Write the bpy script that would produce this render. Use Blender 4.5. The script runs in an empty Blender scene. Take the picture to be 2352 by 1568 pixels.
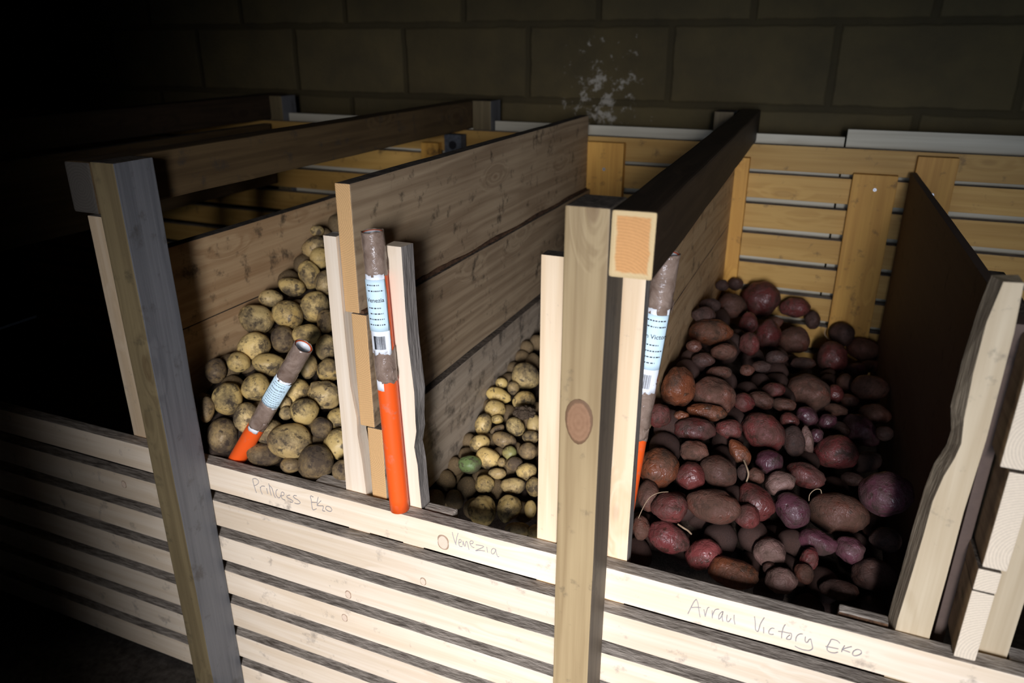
import bpy, bmesh, math, random
from mathutils import Vector, Matrix, noise, Euler

S = bpy.context.scene
COL = S.collection
R = math.radians

# ---------------------------------------------------------------- camera
cd = bpy.data.cameras.new('camera'); cam = bpy.data.objects.new('camera', cd); COL.objects.link(cam)
cam.location = (0, -0.8, 1.65); cam.rotation_euler = (R(68.18), 0, R(22.9))
cd.sensor_width = 36; cd.lens = 1730 / 2352 * 36; cd.dof.use_dof = True; cd.dof.focus_distance = 1.12; cd.dof.aperture_fstop = 4.0; cd.clip_start = .01; cd.clip_end = 50
S.camera = cam
# ---------------------------------------------------------------- view and world
S.view_settings.view_transform = 'Standard'; S.view_settings.look = 'None'
S.view_settings.gamma = 1; S.view_settings.use_curve_mapping = False
S.view_settings.exposure = 0.0
W = bpy.data.worlds.new('world'); S.world = W; W.use_nodes = True
W.node_tree.nodes['Background'].inputs[0].default_value = (.55, .7, 1, 1)
W.node_tree.nodes['Background'].inputs[1].default_value = .02
# ---------------------------------------------------------------- daylight falling through the cellar doorway
ld = bpy.data.lights.new('doorway_daylight', 'AREA'); ld.shape = 'RECTANGLE'
ld.size = .13; ld.size_y = .72; ld.spread = R(66); ld.energy = 11.6; ld.color = (.975, .955, 1.0)
lamp = bpy.data.objects.new('doorway_daylight', ld); COL.objects.link(lamp)
lamp.location = (.3, -1.95, 1.60)
lamp.rotation_euler = (Vector((-.45, 0, .62)) - lamp.location).to_track_quat('-Z', 'Z').to_euler()

# added bluish fill lamp, standing in for sky beyond the same doorway
sd = bpy.data.lights.new('doorway_sky_fill', 'AREA'); sd.shape = 'RECTANGLE'; sd.size = 1.5; sd.size_y = 1.1; sd.energy = 30.0; sd.color = (.62, .76, 1.0)
sky = bpy.data.objects.new('doorway_sky_fill', sd); COL.objects.link(sky)
sky.location = (.35, -2.7, 1.45); sky.rotation_euler = (Vector((-.1, 0, 1.0)) - sky.location).to_track_quat('-Z', 'Z').to_euler()

# ---------------------------------------------------------------- node helpers
def newmat(name):
    m = bpy.data.materials.new(name); m.use_nodes = True
    nt = m.node_tree; b = nt.nodes['Principled BSDF']
    return m, nt, b
def N(nt, typ, **kw):
    n = nt.nodes.new(typ)
    for k, v in kw.items():
        if k.startswith('i_'):
            key = k[2:]
            n.inputs[int(key) if key.isdigit() else key].default_value = v
        else: setattr(n, k, v)
    return n
def mathn(nt, op, a, b=None, c=None, clamp=False):
    n = nt.nodes.new('ShaderNodeMath'); n.operation = op; n.use_clamp = clamp
    for i, v in enumerate((a, b, c)):
        if v is None: continue
        if isinstance(v, (int, float)): n.inputs[i].default_value = v
        else: nt.links.new(v, n.inputs[i])
    return n.outputs[0]
def ramp(nt, f, *stops):
    n = nt.nodes.new('ShaderNodeValToRGB'); e = n.color_ramp.elements
    while len(e) < len(stops): e.new(.5)
    for el, (p, c) in zip(e, stops):
        el.position = p; el.color = (*c, 1) if len(c) == 3 else c
    nt.links.new(f, n.inputs[0]); return n.outputs[0]
def mixc(nt, f, a, b, mode='MIX'):
    n = nt.nodes.new('ShaderNodeMix'); n.data_type = 'RGBA'; n.blend_type = mode
    if isinstance(f, (int, float)): n.inputs[0].default_value = f
    else: nt.links.new(f, n.inputs[0])
    for i, v in ((6, a), (7, b)):
        if isinstance(v, tuple): n.inputs[i].default_value = (*v, 1)
        else: nt.links.new(v, n.inputs[i])
    return n.outputs[2]
def objvec(nt, scale=(1, 1, 1), rnd=20.0):
    tc = nt.nodes.new('ShaderNodeTexCoord'); oi = nt.nodes.new('ShaderNodeObjectInfo')
    off = mathn(nt, 'MULTIPLY', oi.outputs['Random'], rnd)
    add = nt.nodes.new('ShaderNodeVectorMath'); add.operation = 'ADD'
    nt.links.new(tc.outputs['Object'], add.inputs[0])
    cx = nt.nodes.new('ShaderNodeCombineXYZ')
    for i in range(3): nt.links.new(off, cx.inputs[i])
    nt.links.new(cx.outputs[0], add.inputs[1])
    mp = nt.nodes.new('ShaderNodeMapping'); mp.inputs['Scale'].default_value = scale
    nt.links.new(add.outputs[0], mp.inputs[0])
    return mp.outputs[0], add.outputs[0], oi
def noise_n(nt, vec, scale, detail=4, rough=.55, dist=0):
    n = N(nt, 'ShaderNodeTexNoise'); n.inputs['Scale'].default_value = scale; n.inputs['Detail'].default_value = detail
    n.inputs['Roughness'].default_value = rough; n.inputs['Distortion'].default_value = dist
    nt.links.new(vec, n.inputs['Vector']); return n.outputs['Fac']
def bump(nt, b, h, strength, dist=.002):
    n = nt.nodes.new('ShaderNodeBump'); n.inputs['Strength'].default_value = strength; n.inputs['Distance'].default_value = dist
    nt.links.new(h, n.inputs['Height']); nt.links.new(n.outputs[0], b.inputs['Normal'])

def wood(name, light, dark, axis='x', knots=.5, rough=.65, dirt=0., dirtcol=(.05, .04, .03), contrast=1., streak=1.):
    m, nt, b = newmat(name)
    k = {'x': 0, 'y': 1, 'z': 2}[axis]
    sc = [22., 22., 22.]; sc[k] = 1.1
    fs = [260., 260., 260.]; fs[k] = 7.
    ks = [11., 11., 11.]; ks[k] = 4.2
    v, raw, oi = objvec(nt, tuple(sc))
    vor = N(nt, 'ShaderNodeTexVoronoi'); mk = N(nt, 'ShaderNodeMapping'); mk.inputs['Scale'].default_value = tuple(ks)
    nt.links.new(raw, mk.inputs[0]); nt.links.new(mk.outputs[0], vor.inputs['Vector']); vor.inputs['Scale'].default_value = 1.
    dist = vor.outputs['Distance']
    kn = mathn(nt, 'SUBTRACT', 1., mathn(nt, 'MULTIPLY', dist, 3.2), clamp=True)          # halo of the knot
    n1 = N(nt, 'ShaderNodeTexNoise'); n1.inputs['Detail'].default_value = 3; n1.inputs['Scale'].default_value = 1.
    sv = N(nt, 'ShaderNodeVectorMath', operation='ADD'); nt.links.new(v, sv.inputs[0])
    cc = N(nt, 'ShaderNodeCombineXYZ'); h = mathn(nt, 'MULTIPLY', kn, 1.4 * knots)
    for i in range(3): nt.links.new(h, cc.inputs[i])
    nt.links.new(cc.outputs[0], sv.inputs[1]); nt.links.new(sv.outputs[0], n1.inputs['Vector'])
    rings = mathn(nt, 'SINE', mathn(nt, 'MULTIPLY', n1.outputs['Fac'], 34.))
    rings = mathn(nt, 'MULTIPLY_ADD', rings, .5, .5)
    mf = N(nt, 'ShaderNodeMapping'); mf.inputs['Scale'].default_value = tuple(fs); nt.links.new(raw, mf.inputs[0])
    fine = noise_n(nt, mf.outputs[0], 1., 3)
    big = noise_n(nt, raw, 5., 3)
    f = mathn(nt, 'ADD', mathn(nt, 'MULTIPLY', rings, .42 * streak), mathn(nt, 'ADD', mathn(nt, 'MULTIPLY', fine, .62), mathn(nt, 'MULTIPLY', big, .5)))
    f = mathn(nt, 'MULTIPLY_ADD', mathn(nt, 'SUBTRACT', f, .72), contrast, .5, clamp=True)
    col = ramp(nt, f, (0., light), (1., dark))
    core = ramp(nt, dist, (0., (1, 1, 1)), (.075, (1, 1, 1)), (.10, (0, 0, 0)))
    col = mixc(nt, mathn(nt, 'MULTIPLY', core, .75 * knots), col, tuple(c * .42 * w for c, w in zip(light, (1.05, .85, .75))))
    vary = mathn(nt, 'MULTIPLY_ADD', oi.outputs['Random'], .22, .89)
    vc = N(nt, 'ShaderNodeCombineXYZ'); [nt.links.new(vary, vc.inputs[i]) for i in range(3)]
    col = mixc(nt, 1., col, vc.outputs[0], 'MULTIPLY')
    if dirt > 0:
        dn = noise_n(nt, raw, 28., 5, .65)
        dm = ramp(nt, dn, (.62 - .22 * dirt, (0, 0, 0)), (.74 - .15 * dirt, (1, 1, 1)))
        col = mixc(nt, mathn(nt, 'MULTIPLY', dm, .75), col, dirtcol)
    nt.links.new(col, b.inputs['Base Color']); b.inputs['Roughness'].default_value = rough
    b.inputs['Specular IOR Level'].default_value = .3
    bump(nt, b, mathn(nt, 'ADD', fine, mathn(nt, 'MULTIPLY', rings, .25)), .22, .0015)
    return m
def earthy(name, a, c, scale=60., rough=.95, st=.7, stretch=None):
    m, nt, b = newmat(name)
    v, raw, oi = objvec(nt, stretch or (1, 1, 1))
    n = noise_n(nt, v, scale, 7, .7); g = noise_n(nt, v, scale * 4, 3, .6)
    f = mathn(nt, 'ADD', mathn(nt, 'MULTIPLY', n, .7), mathn(nt, 'MULTIPLY', g, .3))
    nt.links.new(ramp(nt, f, (.36, a), (.64, c)), b.inputs['Base Color']); b.inputs['Roughness'].default_value = rough
    b.inputs['Specular IOR Level'].default_value = .2
    bump(nt, b, f, st, .004); return m
def endgrain(name, inner, outer, ringscale, cx, cz, rim=.0, hx=.02, hz=.03, plane='xz'):
    """ sawn end: growth rings about a pith at local (cx, cz), pale sapwood rim """
    m, nt, b = newmat(name)
    tc = N(nt, 'ShaderNodeTexCoord'); sp = N(nt, 'ShaderNodeSeparateXYZ'); nt.links.new(tc.outputs['Object'], sp.inputs[0])
    X, Z = sp.outputs[0], sp.outputs[2]
    dx = mathn(nt, 'SUBTRACT', X, cx); dz = mathn(nt, 'SUBTRACT', Z, cz)
    r = mathn(nt, 'SQRT', mathn(nt, 'ADD', mathn(nt, 'MULTIPLY', dx, dx), mathn(nt, 'MULTIPLY', dz, dz)))
    nz = noise_n(nt, tc.outputs['Object'], 60., 3)
    rr = mathn(nt, 'ADD', mathn(nt, 'MULTIPLY', r, ringscale), mathn(nt, 'MULTIPLY', nz, 1.6))
    s = mathn(nt, 'MULTIPLY_ADD', mathn(nt, 'SINE', rr), .5, .5)
    fz = noise_n(nt, tc.outputs['Object'], 420., 3)
    f = mathn(nt, 'ADD', mathn(nt, 'MULTIPLY', s, .45), mathn(nt, 'MULTIPLY', fz, .65))
    col = ramp(nt, f, (.25, inner), (.85, tuple(c * .80 for c in inner)))
    if rim > 0:
        ex = mathn(nt, 'SUBTRACT', hx, mathn(nt, 'ABSOLUTE', X)); ez = mathn(nt, 'SUBTRACT', hz, mathn(nt, 'ABSOLUTE', Z))
        e = mathn(nt, 'ADD', mathn(nt, 'MINIMUM', ex, ez), mathn(nt, 'MULTIPLY_ADD', nz, .008, -.004))
        em = ramp(nt, mathn(nt, 'MULTIPLY', e, 100.), (rim * 100 * .85, (1, 1, 1)), (rim * 100 * 1.15, (0, 0, 0)))
        col = mixc(nt, em, col, outer)
    nt.links.new(col, b.inputs['Base Color']); b.inputs['Roughness'].default_value = .8
    b.inputs['Specular IOR Level'].default_value = .2
    bump(nt, b, f, .3, .001); return m
def plain(name, col, rough=.5, metallic=0., spec=.4):
    m, nt, b = newmat(name); b.inputs['Base Color'].default_value = (*col, 1)
    b.inputs['Roughness'].default_value = rough; b.inputs['Metallic'].default_value = metallic
    b.inputs['Specular IOR Level'].default_value = spec; return m

M = {}
M['pine_x'] = wood('fresh_pine_boards', (.84, .74, .60), (.62, .48, .32), 'x', .45, .6, .08, (.30, .25, .2), .75)
M['pine_z'] = wood('fresh_pine_uprights', (.82, .67, .48), (.60, .43, .25), 'z', .5, .6, .05, (.3, .25, .2), .75)
M['tan_z'] = wood('tan_rough_stake', (.62, .52, .36), (.44, .34, .21), 'z', .3, .7, .05, (.2, .17, .13), .9)
M['pale_z'] = wood('pale_spruce_upright', (.86, .76, .62), (.66, .52, .36), 'z', .35, .6, .0, contrast=.7)
M['old_y'] = wood('weathered_partition_plank', (.50, .38, .24), (.23, .155, .09), 'y', .7, .6, .22, (.035, .028, .02), .9)
M['old_y_dirty'] = wood('mud_spattered_plank', (.54, .45, .34), (.27, .21, .15), 'y', .5, .55, .5, (.03, .026, .022), .9)
M['stain_y'] = wood('stained_orange_plank', (.64, .45, .25), (.36, .21, .10), 'y', .5, .6, .2, (.03, .025, .02), .9)
M['dark_y'] = wood('dark_treated_rail', (.06, .038, .022), (.026, .017, .010), 'y', .5, .6, .1, (.02, .015, .01))
M['brown_y'] = wood('brown_treated_rail', (.115, .075, .034), (.055, .034, .016), 'y', .6, .6, .25, (.05, .04, .03))
M['treated_z'] = wood('greenish_treated_post', (.40, .30, .16), (.24, .165, .08), 'z', .8, .55, .05, (.1, .08, .05))
M['weathered_z'] = wood('grey_weathered_post', (.175, .178, .185), (.10, .103, .11), 'z', .5, .5, .2, (.07, .065, .06))
M['greenish_z'] = wood('green_brown_post_face', (.20, .155, .08), (.11, .082, .042), 'z', .6, .55, .2, (.06, .05, .03))
M['amber_x'] = wood('aged_slats_bounce_tint', (.62, .385, .115), (.41, .22, .05), 'x', .4, .55, .08, (.12, .07, .03), .8)  # older wood, its orange pushed to hold the warm bounced light
M['amber_z'] = wood('aged_boards_bounce_tint', (.76, .42, .09), (.50, .24, .045), 'z', .6, .55, .12, (.08, .04, .02), .9)  # warm bounced light painted into the orange of these older boards too
M['panel_y'] = wood('brown_fibre_panel', (.11, .075, .058), (.075, .052, .042), 'y', .1, .7, .1, (.03, .02, .018), .5)
M['soil_top'] = earthy('soil_covered_rough_sawn_edge', (.15, .125, .10), (.50, .44, .37), 30., st=.9, stretch=(.35, 1.6, 1.6))
M['dark_top'] = earthy('dark_mottled_top_edge', (.04, .032, .025), (.14, .115, .09), 40., st=.7)  # mottled tone, darker than the soil-covered slat tops
M['soil'] = earthy('gap_shade_bed', (.018, .012, .009), (.06, .042, .03), 90.)  # for the added pile bed, dark to hold the shade of the gaps
M['clod'] = earthy('brown_soil_clod', (.035, .024, .016), (.12, .085, .055), 160.)
M['bark'] = earthy('brown_bark_strip', (.03, .016, .01), (.14, .075, .04), 45., st=1., stretch=(1, .5, 1.5))
M['greybark'] = earthy('grey_waney_edge', (.10, .09, .08), (.30, .27, .24), 24., st=.8, stretch=(3, 3, .25))
M['tanbark'] = earthy('tan_waney_edge', (.22, .175, .12), (.55, .45, .31), 24., st=.7, stretch=(3, 3, .25))
M['end_orange'] = endgrain('orange_sawn_end', (.66, .34, .13), (.62, .46, .24), 1900., -.012, -.05, .0065, .0235, .0355)
M['end_plank'] = endgrain('fresh_sawn_plank_end', (.62, .38, .17), (.62, .45, .25), 2200., -.03, .05)
M['end_pale'] = endgrain('pale_sawn_plank_end', (.78, .66, .5), (.7, .6, .4), 2000., .03, -.04)
M['end_grey'] = endgrain('grey_sawn_rail_end', (.07, .062, .052), (.07, .062, .05), 1500., .0, .0)
M['pencil'] = plain('soft_pencil_mark', (.36, .34, .34), .6)
def knotmat(name, a, c, ring):
    m, nt, b = newmat(name); tc = N(nt, 'ShaderNodeTexCoord')
    sp = N(nt, 'ShaderNodeSeparateXYZ'); nt.links.new(tc.outputs['Generated'], sp.inputs[0])
    x = mathn(nt, 'SUBTRACT', sp.outputs[0], .5); z = mathn(nt, 'SUBTRACT', sp.outputs[2], .5)
    r = mathn(nt, 'MULTIPLY', mathn(nt, 'SQRT', mathn(nt, 'ADD', mathn(nt, 'MULTIPLY', x, x), mathn(nt, 'MULTIPLY', z, z))), 2.)
    n = noise_n(nt, tc.outputs['Object'], 160., 5, .6)
    r = mathn(nt, 'ADD', r, mathn(nt, 'MULTIPLY_ADD', n, .16, -.08))
    s = mathn(nt, 'MULTIPLY_ADD', mathn(nt, 'SINE', mathn(nt, 'MULTIPLY', r, 22.)), .10, .5)
    col = ramp(nt, mathn(nt, 'ADD', mathn(nt, 'MULTIPLY', s, .5), mathn(nt, 'MULTIPLY', n, .5)), (.25, a), (.75, c))
    col = mixc(nt, ramp(nt, r, (.80, (0, 0, 0)), (.88, (1, 1, 1))), col, ring)
    nt.links.new(col, b.inputs['Base Color']); b.inputs['Roughness'].default_value = .6; b.inputs['Specular IOR Level'].default_value = .25; return m
M['knot_red'] = knotmat('reddish_knot', (.30, .17, .095), (.20, .105, .055), (.15, .085, .045))
M['knot'] = knotmat('ringed_knot', (.74, .59, .46), (.64, .50, .37), (.36, .25, .17))
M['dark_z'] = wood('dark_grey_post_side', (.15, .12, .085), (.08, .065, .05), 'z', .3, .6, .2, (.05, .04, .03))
M['steel'] = plain('zinc_screw', (.6, .62, .66), .35, .9)
M['slot'] = plain('dark_hole', (.01, .01, .012), .9)
M['board_pale'] = wood('pale_backing_board', (.62, .58, .46), (.46, .42, .32), 'x', .1, .6)
M['grey_metal'] = earthy('dull_grey_metal', (.05, .055, .065), (.11, .12, .135), 30., .6, .1)

# ---------------------------------------------------------------- mesh helpers
def link(o, parent=None):
    COL.objects.link(o)
    if parent: o.parent = parent
    return o
def tag(o, label=None, cat=None, group=None, kind=None):
    if label: o['label'] = label
    if cat: o['category'] = cat
    if group: o['group'] = group
    if kind: o['kind'] = kind
    return o
def empty(name, loc=(0, 0, 0)):
    o = bpy.data.objects.new(name, None); o.location = loc; o.empty_display_size = .05
    return link(o)
def finish(bm, name, mats, parent=None, loc=(0, 0, 0), rot=(0, 0, 0), smooth=False):
    bmesh.ops.recalc_face_normals(bm, faces=bm.faces)
    me = bpy.data.meshes.new(name); bm.to_mesh(me); bm.free()
    for m in (mats if isinstance(mats, (list, tuple)) else [mats]): me.materials.append(m)
    if smooth: me.polygons.foreach_set('use_smooth', [True] * len(me.polygons))
    o = bpy.data.objects.new(name, me); o.location = loc; o.rotation_euler = rot
    link(o)
    if parent: o.parent = parent; o.matrix_parent_inverse = Matrix.Translation(parent.location).inverted()
    return o
AX = {'+x': (0, 1), '-x': (0, -1), '+y': (1, 1), '-y': (1, -1), '+z': (2, 1), '-z': (2, -1)}
def board(name, lo, hi, mat, parent=None, faces=None, bev=.0012, segs=10, wob=.0006, rot=(0, 0, 0), seed=0):
    """ a sawn board between two corners: own origin at its middle, softened arrises, slightly uneven """
    lo = Vector(lo); hi = Vector(hi); c = (lo + hi) / 2; h = (hi - lo) / 2
    mats = [mat] + [m for m in (faces or {}).values()]
    bm = bmesh.new(); bmesh.ops.create_cube(bm, size=2)
    for v in bm.verts: v.co = Vector((v.co.x * h.x, v.co.y * h.y, v.co.z * h.z))
    bmesh.ops.bevel(bm, geom=list(bm.edges), offset=min(bev, min(h) * .4), segments=2, affect='EDGES', profile=.6)
    ax = max(range(3), key=lambda i: h[i])
    for k in range(1, segs):
        p = Vector((0, 0, 0)); p[ax] = -h[ax] + 2 * h[ax] * k / segs
        n = Vector((0, 0, 0)); n[ax] = 1
        bmesh.ops.bisect_plane(bm, geom=bm.verts[:] + bm.edges[:] + bm.faces[:], plane_co=p, plane_no=n)
    off = Vector((seed * 3.7 + c.x * 9, c.y * 7, c.z * 11))
    for v in bm.verts:
        d = noise.noise_vector(v.co * 9 + off) * wob; d[ax] *= .3; v.co += d
    bm.normal_update()
    if faces:
        for f in bm.faces:
            for i, k in enumerate(faces):
                a, s = AX[k]
                if f.normal[a] * s > .75: f.material_index = i + 1
    return finish(bm, name, mats, parent, c, rot)
def slab(name, outline, y0, y1, mat, parent=None, side=None, sidetest=None, back=None):
    """ an upright board cut to a wavy outline (x, z) and y0..y1 thick; back = outline of the rear face """
    cx = sum(p[0] for p in outline) / len(outline); cz = sum(p[1] for p in outline) / len(outline); cy = (y0 + y1) / 2
    bm = bmesh.new()
    a = [bm.verts.new((x - cx, y0 - cy, z - cz)) for x, z in outline]
    b = [bm.verts.new((x - cx, y1 - cy, z - cz)) for x, z in (back or outline)]
    bm.faces.new(a); bm.faces.new(b[::-1]); n = len(a)
    for i in range(n):
        j = (i + 1) % n; f = bm.faces.new((a[j], a[i], b[i], b[j]))
        mx = (a[i].co.x + a[j].co.x) / 2 + cx; mz = (a[i].co.z + a[j].co.z) / 2 + cz
        if side and sidetest(mx, mz): f.material_index = 1
    bmesh.ops.bevel(bm, geom=[e for e in bm.edges if len(e.link_faces) == 2 and e.calc_face_angle(0) > 1.], offset=.0008, segments=1, affect='EDGES')
    return finish(bm, name, [mat] + ([side] if side else []), parent, (cx, cy, cz))
def tube(bm, pts, r, seg=6, flat=None):
    rings = []
    n = len(pts)
    for i, p in enumerate(pts):
        p = Vector(p); t = (Vector(pts[min(i + 1, n - 1)]) - Vector(pts[max(i - 1, 0)])).normalized()
        u = t.cross(Vector((0, 1, 0)));
        if u.length < 1e-4: u = t.cross(Vector((1, 0, 0)))
        u.normalize(); w = t.cross(u)
        rr = r if isinstance(r, (int, float)) else r[i]
        rings.append([bm.verts.new(p + (u * math.cos(a) + w * math.sin(a) * (flat or 1)) * rr) for a in [2 * math.pi * k / seg for k in range(seg)]])
    for i in range(n - 1):
        for k in range(seg):
            bm.faces.new((rings[i][k], rings[i][(k + 1) % seg], rings[i + 1][(k + 1) % seg], rings[i + 1][k]))
    bm.faces.new(rings[0][::-1]); bm.faces.new(rings[-1])
def smooth_line(pts, n=5):
    out = []
    for i in range(len(pts) - 1):
        p0, p1, p2, p3 = (Vector(pts[max(i - 1, 0)]), Vector(pts[i]), Vector(pts[i + 1]), Vector(pts[min(i + 2, len(pts) - 1)]))
        for k in range(n):
            t = k / n
            out.append(.5 * ((2 * p1) + (p2 - p0) * t + (2 * p0 - 5 * p1 + 4 * p2 - p3) * t * t + (3 * p1 - p0 - 3 * p2 + p3) * t ** 3))
    out.append(Vector(pts[-1])); return out

# ================================================================ the cellar
def block_wall(name):
    m, nt, b = newmat(name)
    tc = N(nt, 'ShaderNodeTexCoord'); sp = N(nt, 'ShaderNodeSeparateXYZ'); nt.links.new(tc.outputs['Object'], sp.inputs[0])
    wob = noise_n(nt, tc.outputs['Object'], 14., 3)
    cx = N(nt, 'ShaderNodeCombineXYZ')
    nt.links.new(mathn(nt, 'ADD', sp.outputs[0], mathn(nt, 'MULTIPLY_ADD', wob, .012, 4 - .218)), cx.inputs[0])
    nt.links.new(mathn(nt, 'ADD', sp.outputs[2], mathn(nt, 'MULTIPLY_ADD', wob, .012, 2 - .096 + .0)), cx.inputs[1])
    br = N(nt, 'ShaderNodeTexBrick'); nt.links.new(cx.outputs[0], br.inputs['Vector'])
    br.inputs['Scale'].default_value = 1; br.inputs['Brick Width'].default_value = .4; br.inputs['Row Height'].default_value = .2
    br.inputs['Mortar Size'].default_value = .012; br.inputs['Mortar Smooth'].default_value = .6
    br.inputs['Color1'].default_value = (.092, .073, .036, 1); br.inputs['Color2'].default_value = (.11, .088, .044, 1); br.inputs['Mortar'].default_value = (.066, .053, .027, 1)
    g = noise_n(nt, tc.outputs['Object'], 7., 5, .6)
    col = mixc(nt, 1., br.outputs['Color'], ramp(nt, g, (.3, (.75, .75, .8)), (.7, (1.15, 1.1, 1.))), 'MULTIPLY')
    # a patch of flaking lime in the middle of the wall
    px = mathn(nt, 'SUBTRACT', sp.outputs[0], .23); pz = mathn(nt, 'SUBTRACT', sp.outputs[2], .09)
    d = mathn(nt, 'SQRT', mathn(nt, 'ADD', mathn(nt, 'MULTIPLY', px, px), mathn(nt, 'MULTIPLY', mathn(nt, 'MULTIPLY', pz, pz), .5)))
    fl = noise_n(nt, tc.outputs['Object'], 30., 8, .72)
    e = mathn(nt, 'SUBTRACT', fl, mathn(nt, 'MULTIPLY_ADD', d, 1.1, .46))
    lm = ramp(nt, e, (0., (0, 0, 0)), (.08, (1, 1, 1)))
    col = mixc(nt, lm, col, (.34, .31, .25))
    nt.links.new(col, b.inputs['Base Color']); b.inputs['Roughness'].default_value = .9; b.inputs['Specular IOR Level'].default_value = .15
    fine = noise_n(nt, tc.outputs['Object'], 90., 4, .6)
    bump(nt, b, mathn(nt, 'ADD', mathn(nt, 'MULTIPLY', br.outputs['Fac'], -1.), mathn(nt, 'MULTIPLY', fine, .35)), .6, .01)
    return m
MW = block_wall('concrete_blockwork')
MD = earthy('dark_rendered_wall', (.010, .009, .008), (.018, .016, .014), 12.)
MF = earthy('trodden_dirt_floor', (.03, .025, .02), (.08, .07, .06), 20.)
def shell(name, lo, hi, mat):
    o = board(name, lo, hi, mat, None, bev=.002, segs=1, wob=0); tag(o, kind='structure'); return o
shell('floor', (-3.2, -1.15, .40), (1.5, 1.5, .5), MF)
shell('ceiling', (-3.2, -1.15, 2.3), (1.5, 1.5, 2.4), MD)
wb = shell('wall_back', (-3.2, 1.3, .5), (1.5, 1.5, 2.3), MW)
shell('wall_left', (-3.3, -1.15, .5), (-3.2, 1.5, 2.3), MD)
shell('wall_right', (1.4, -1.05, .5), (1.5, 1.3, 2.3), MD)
# front wall with the low doorway the daylight comes through
DX0, DX1, DZ = -.308, .75, 1.80
bm = bmesh.new()
for lo, hi in (((-3.2, -1.15, .5), (DX0, -1.05, 2.3)), ((DX1, -1.15, .5), (1.5, -1.05, 2.3)), ((DX0, -1.15, DZ), (DX1, -1.05, 2.3))):
    r = bmesh.ops.create_cube(bm, size=1)
    for v in r['verts']: v.co = Vector([lo[i] + (v.co[i] + .5) * (hi[i] - lo[i]) for i in range(3)])
fw = finish(bm, 'wall_front', MD); tag(fw, kind='structure')

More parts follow.
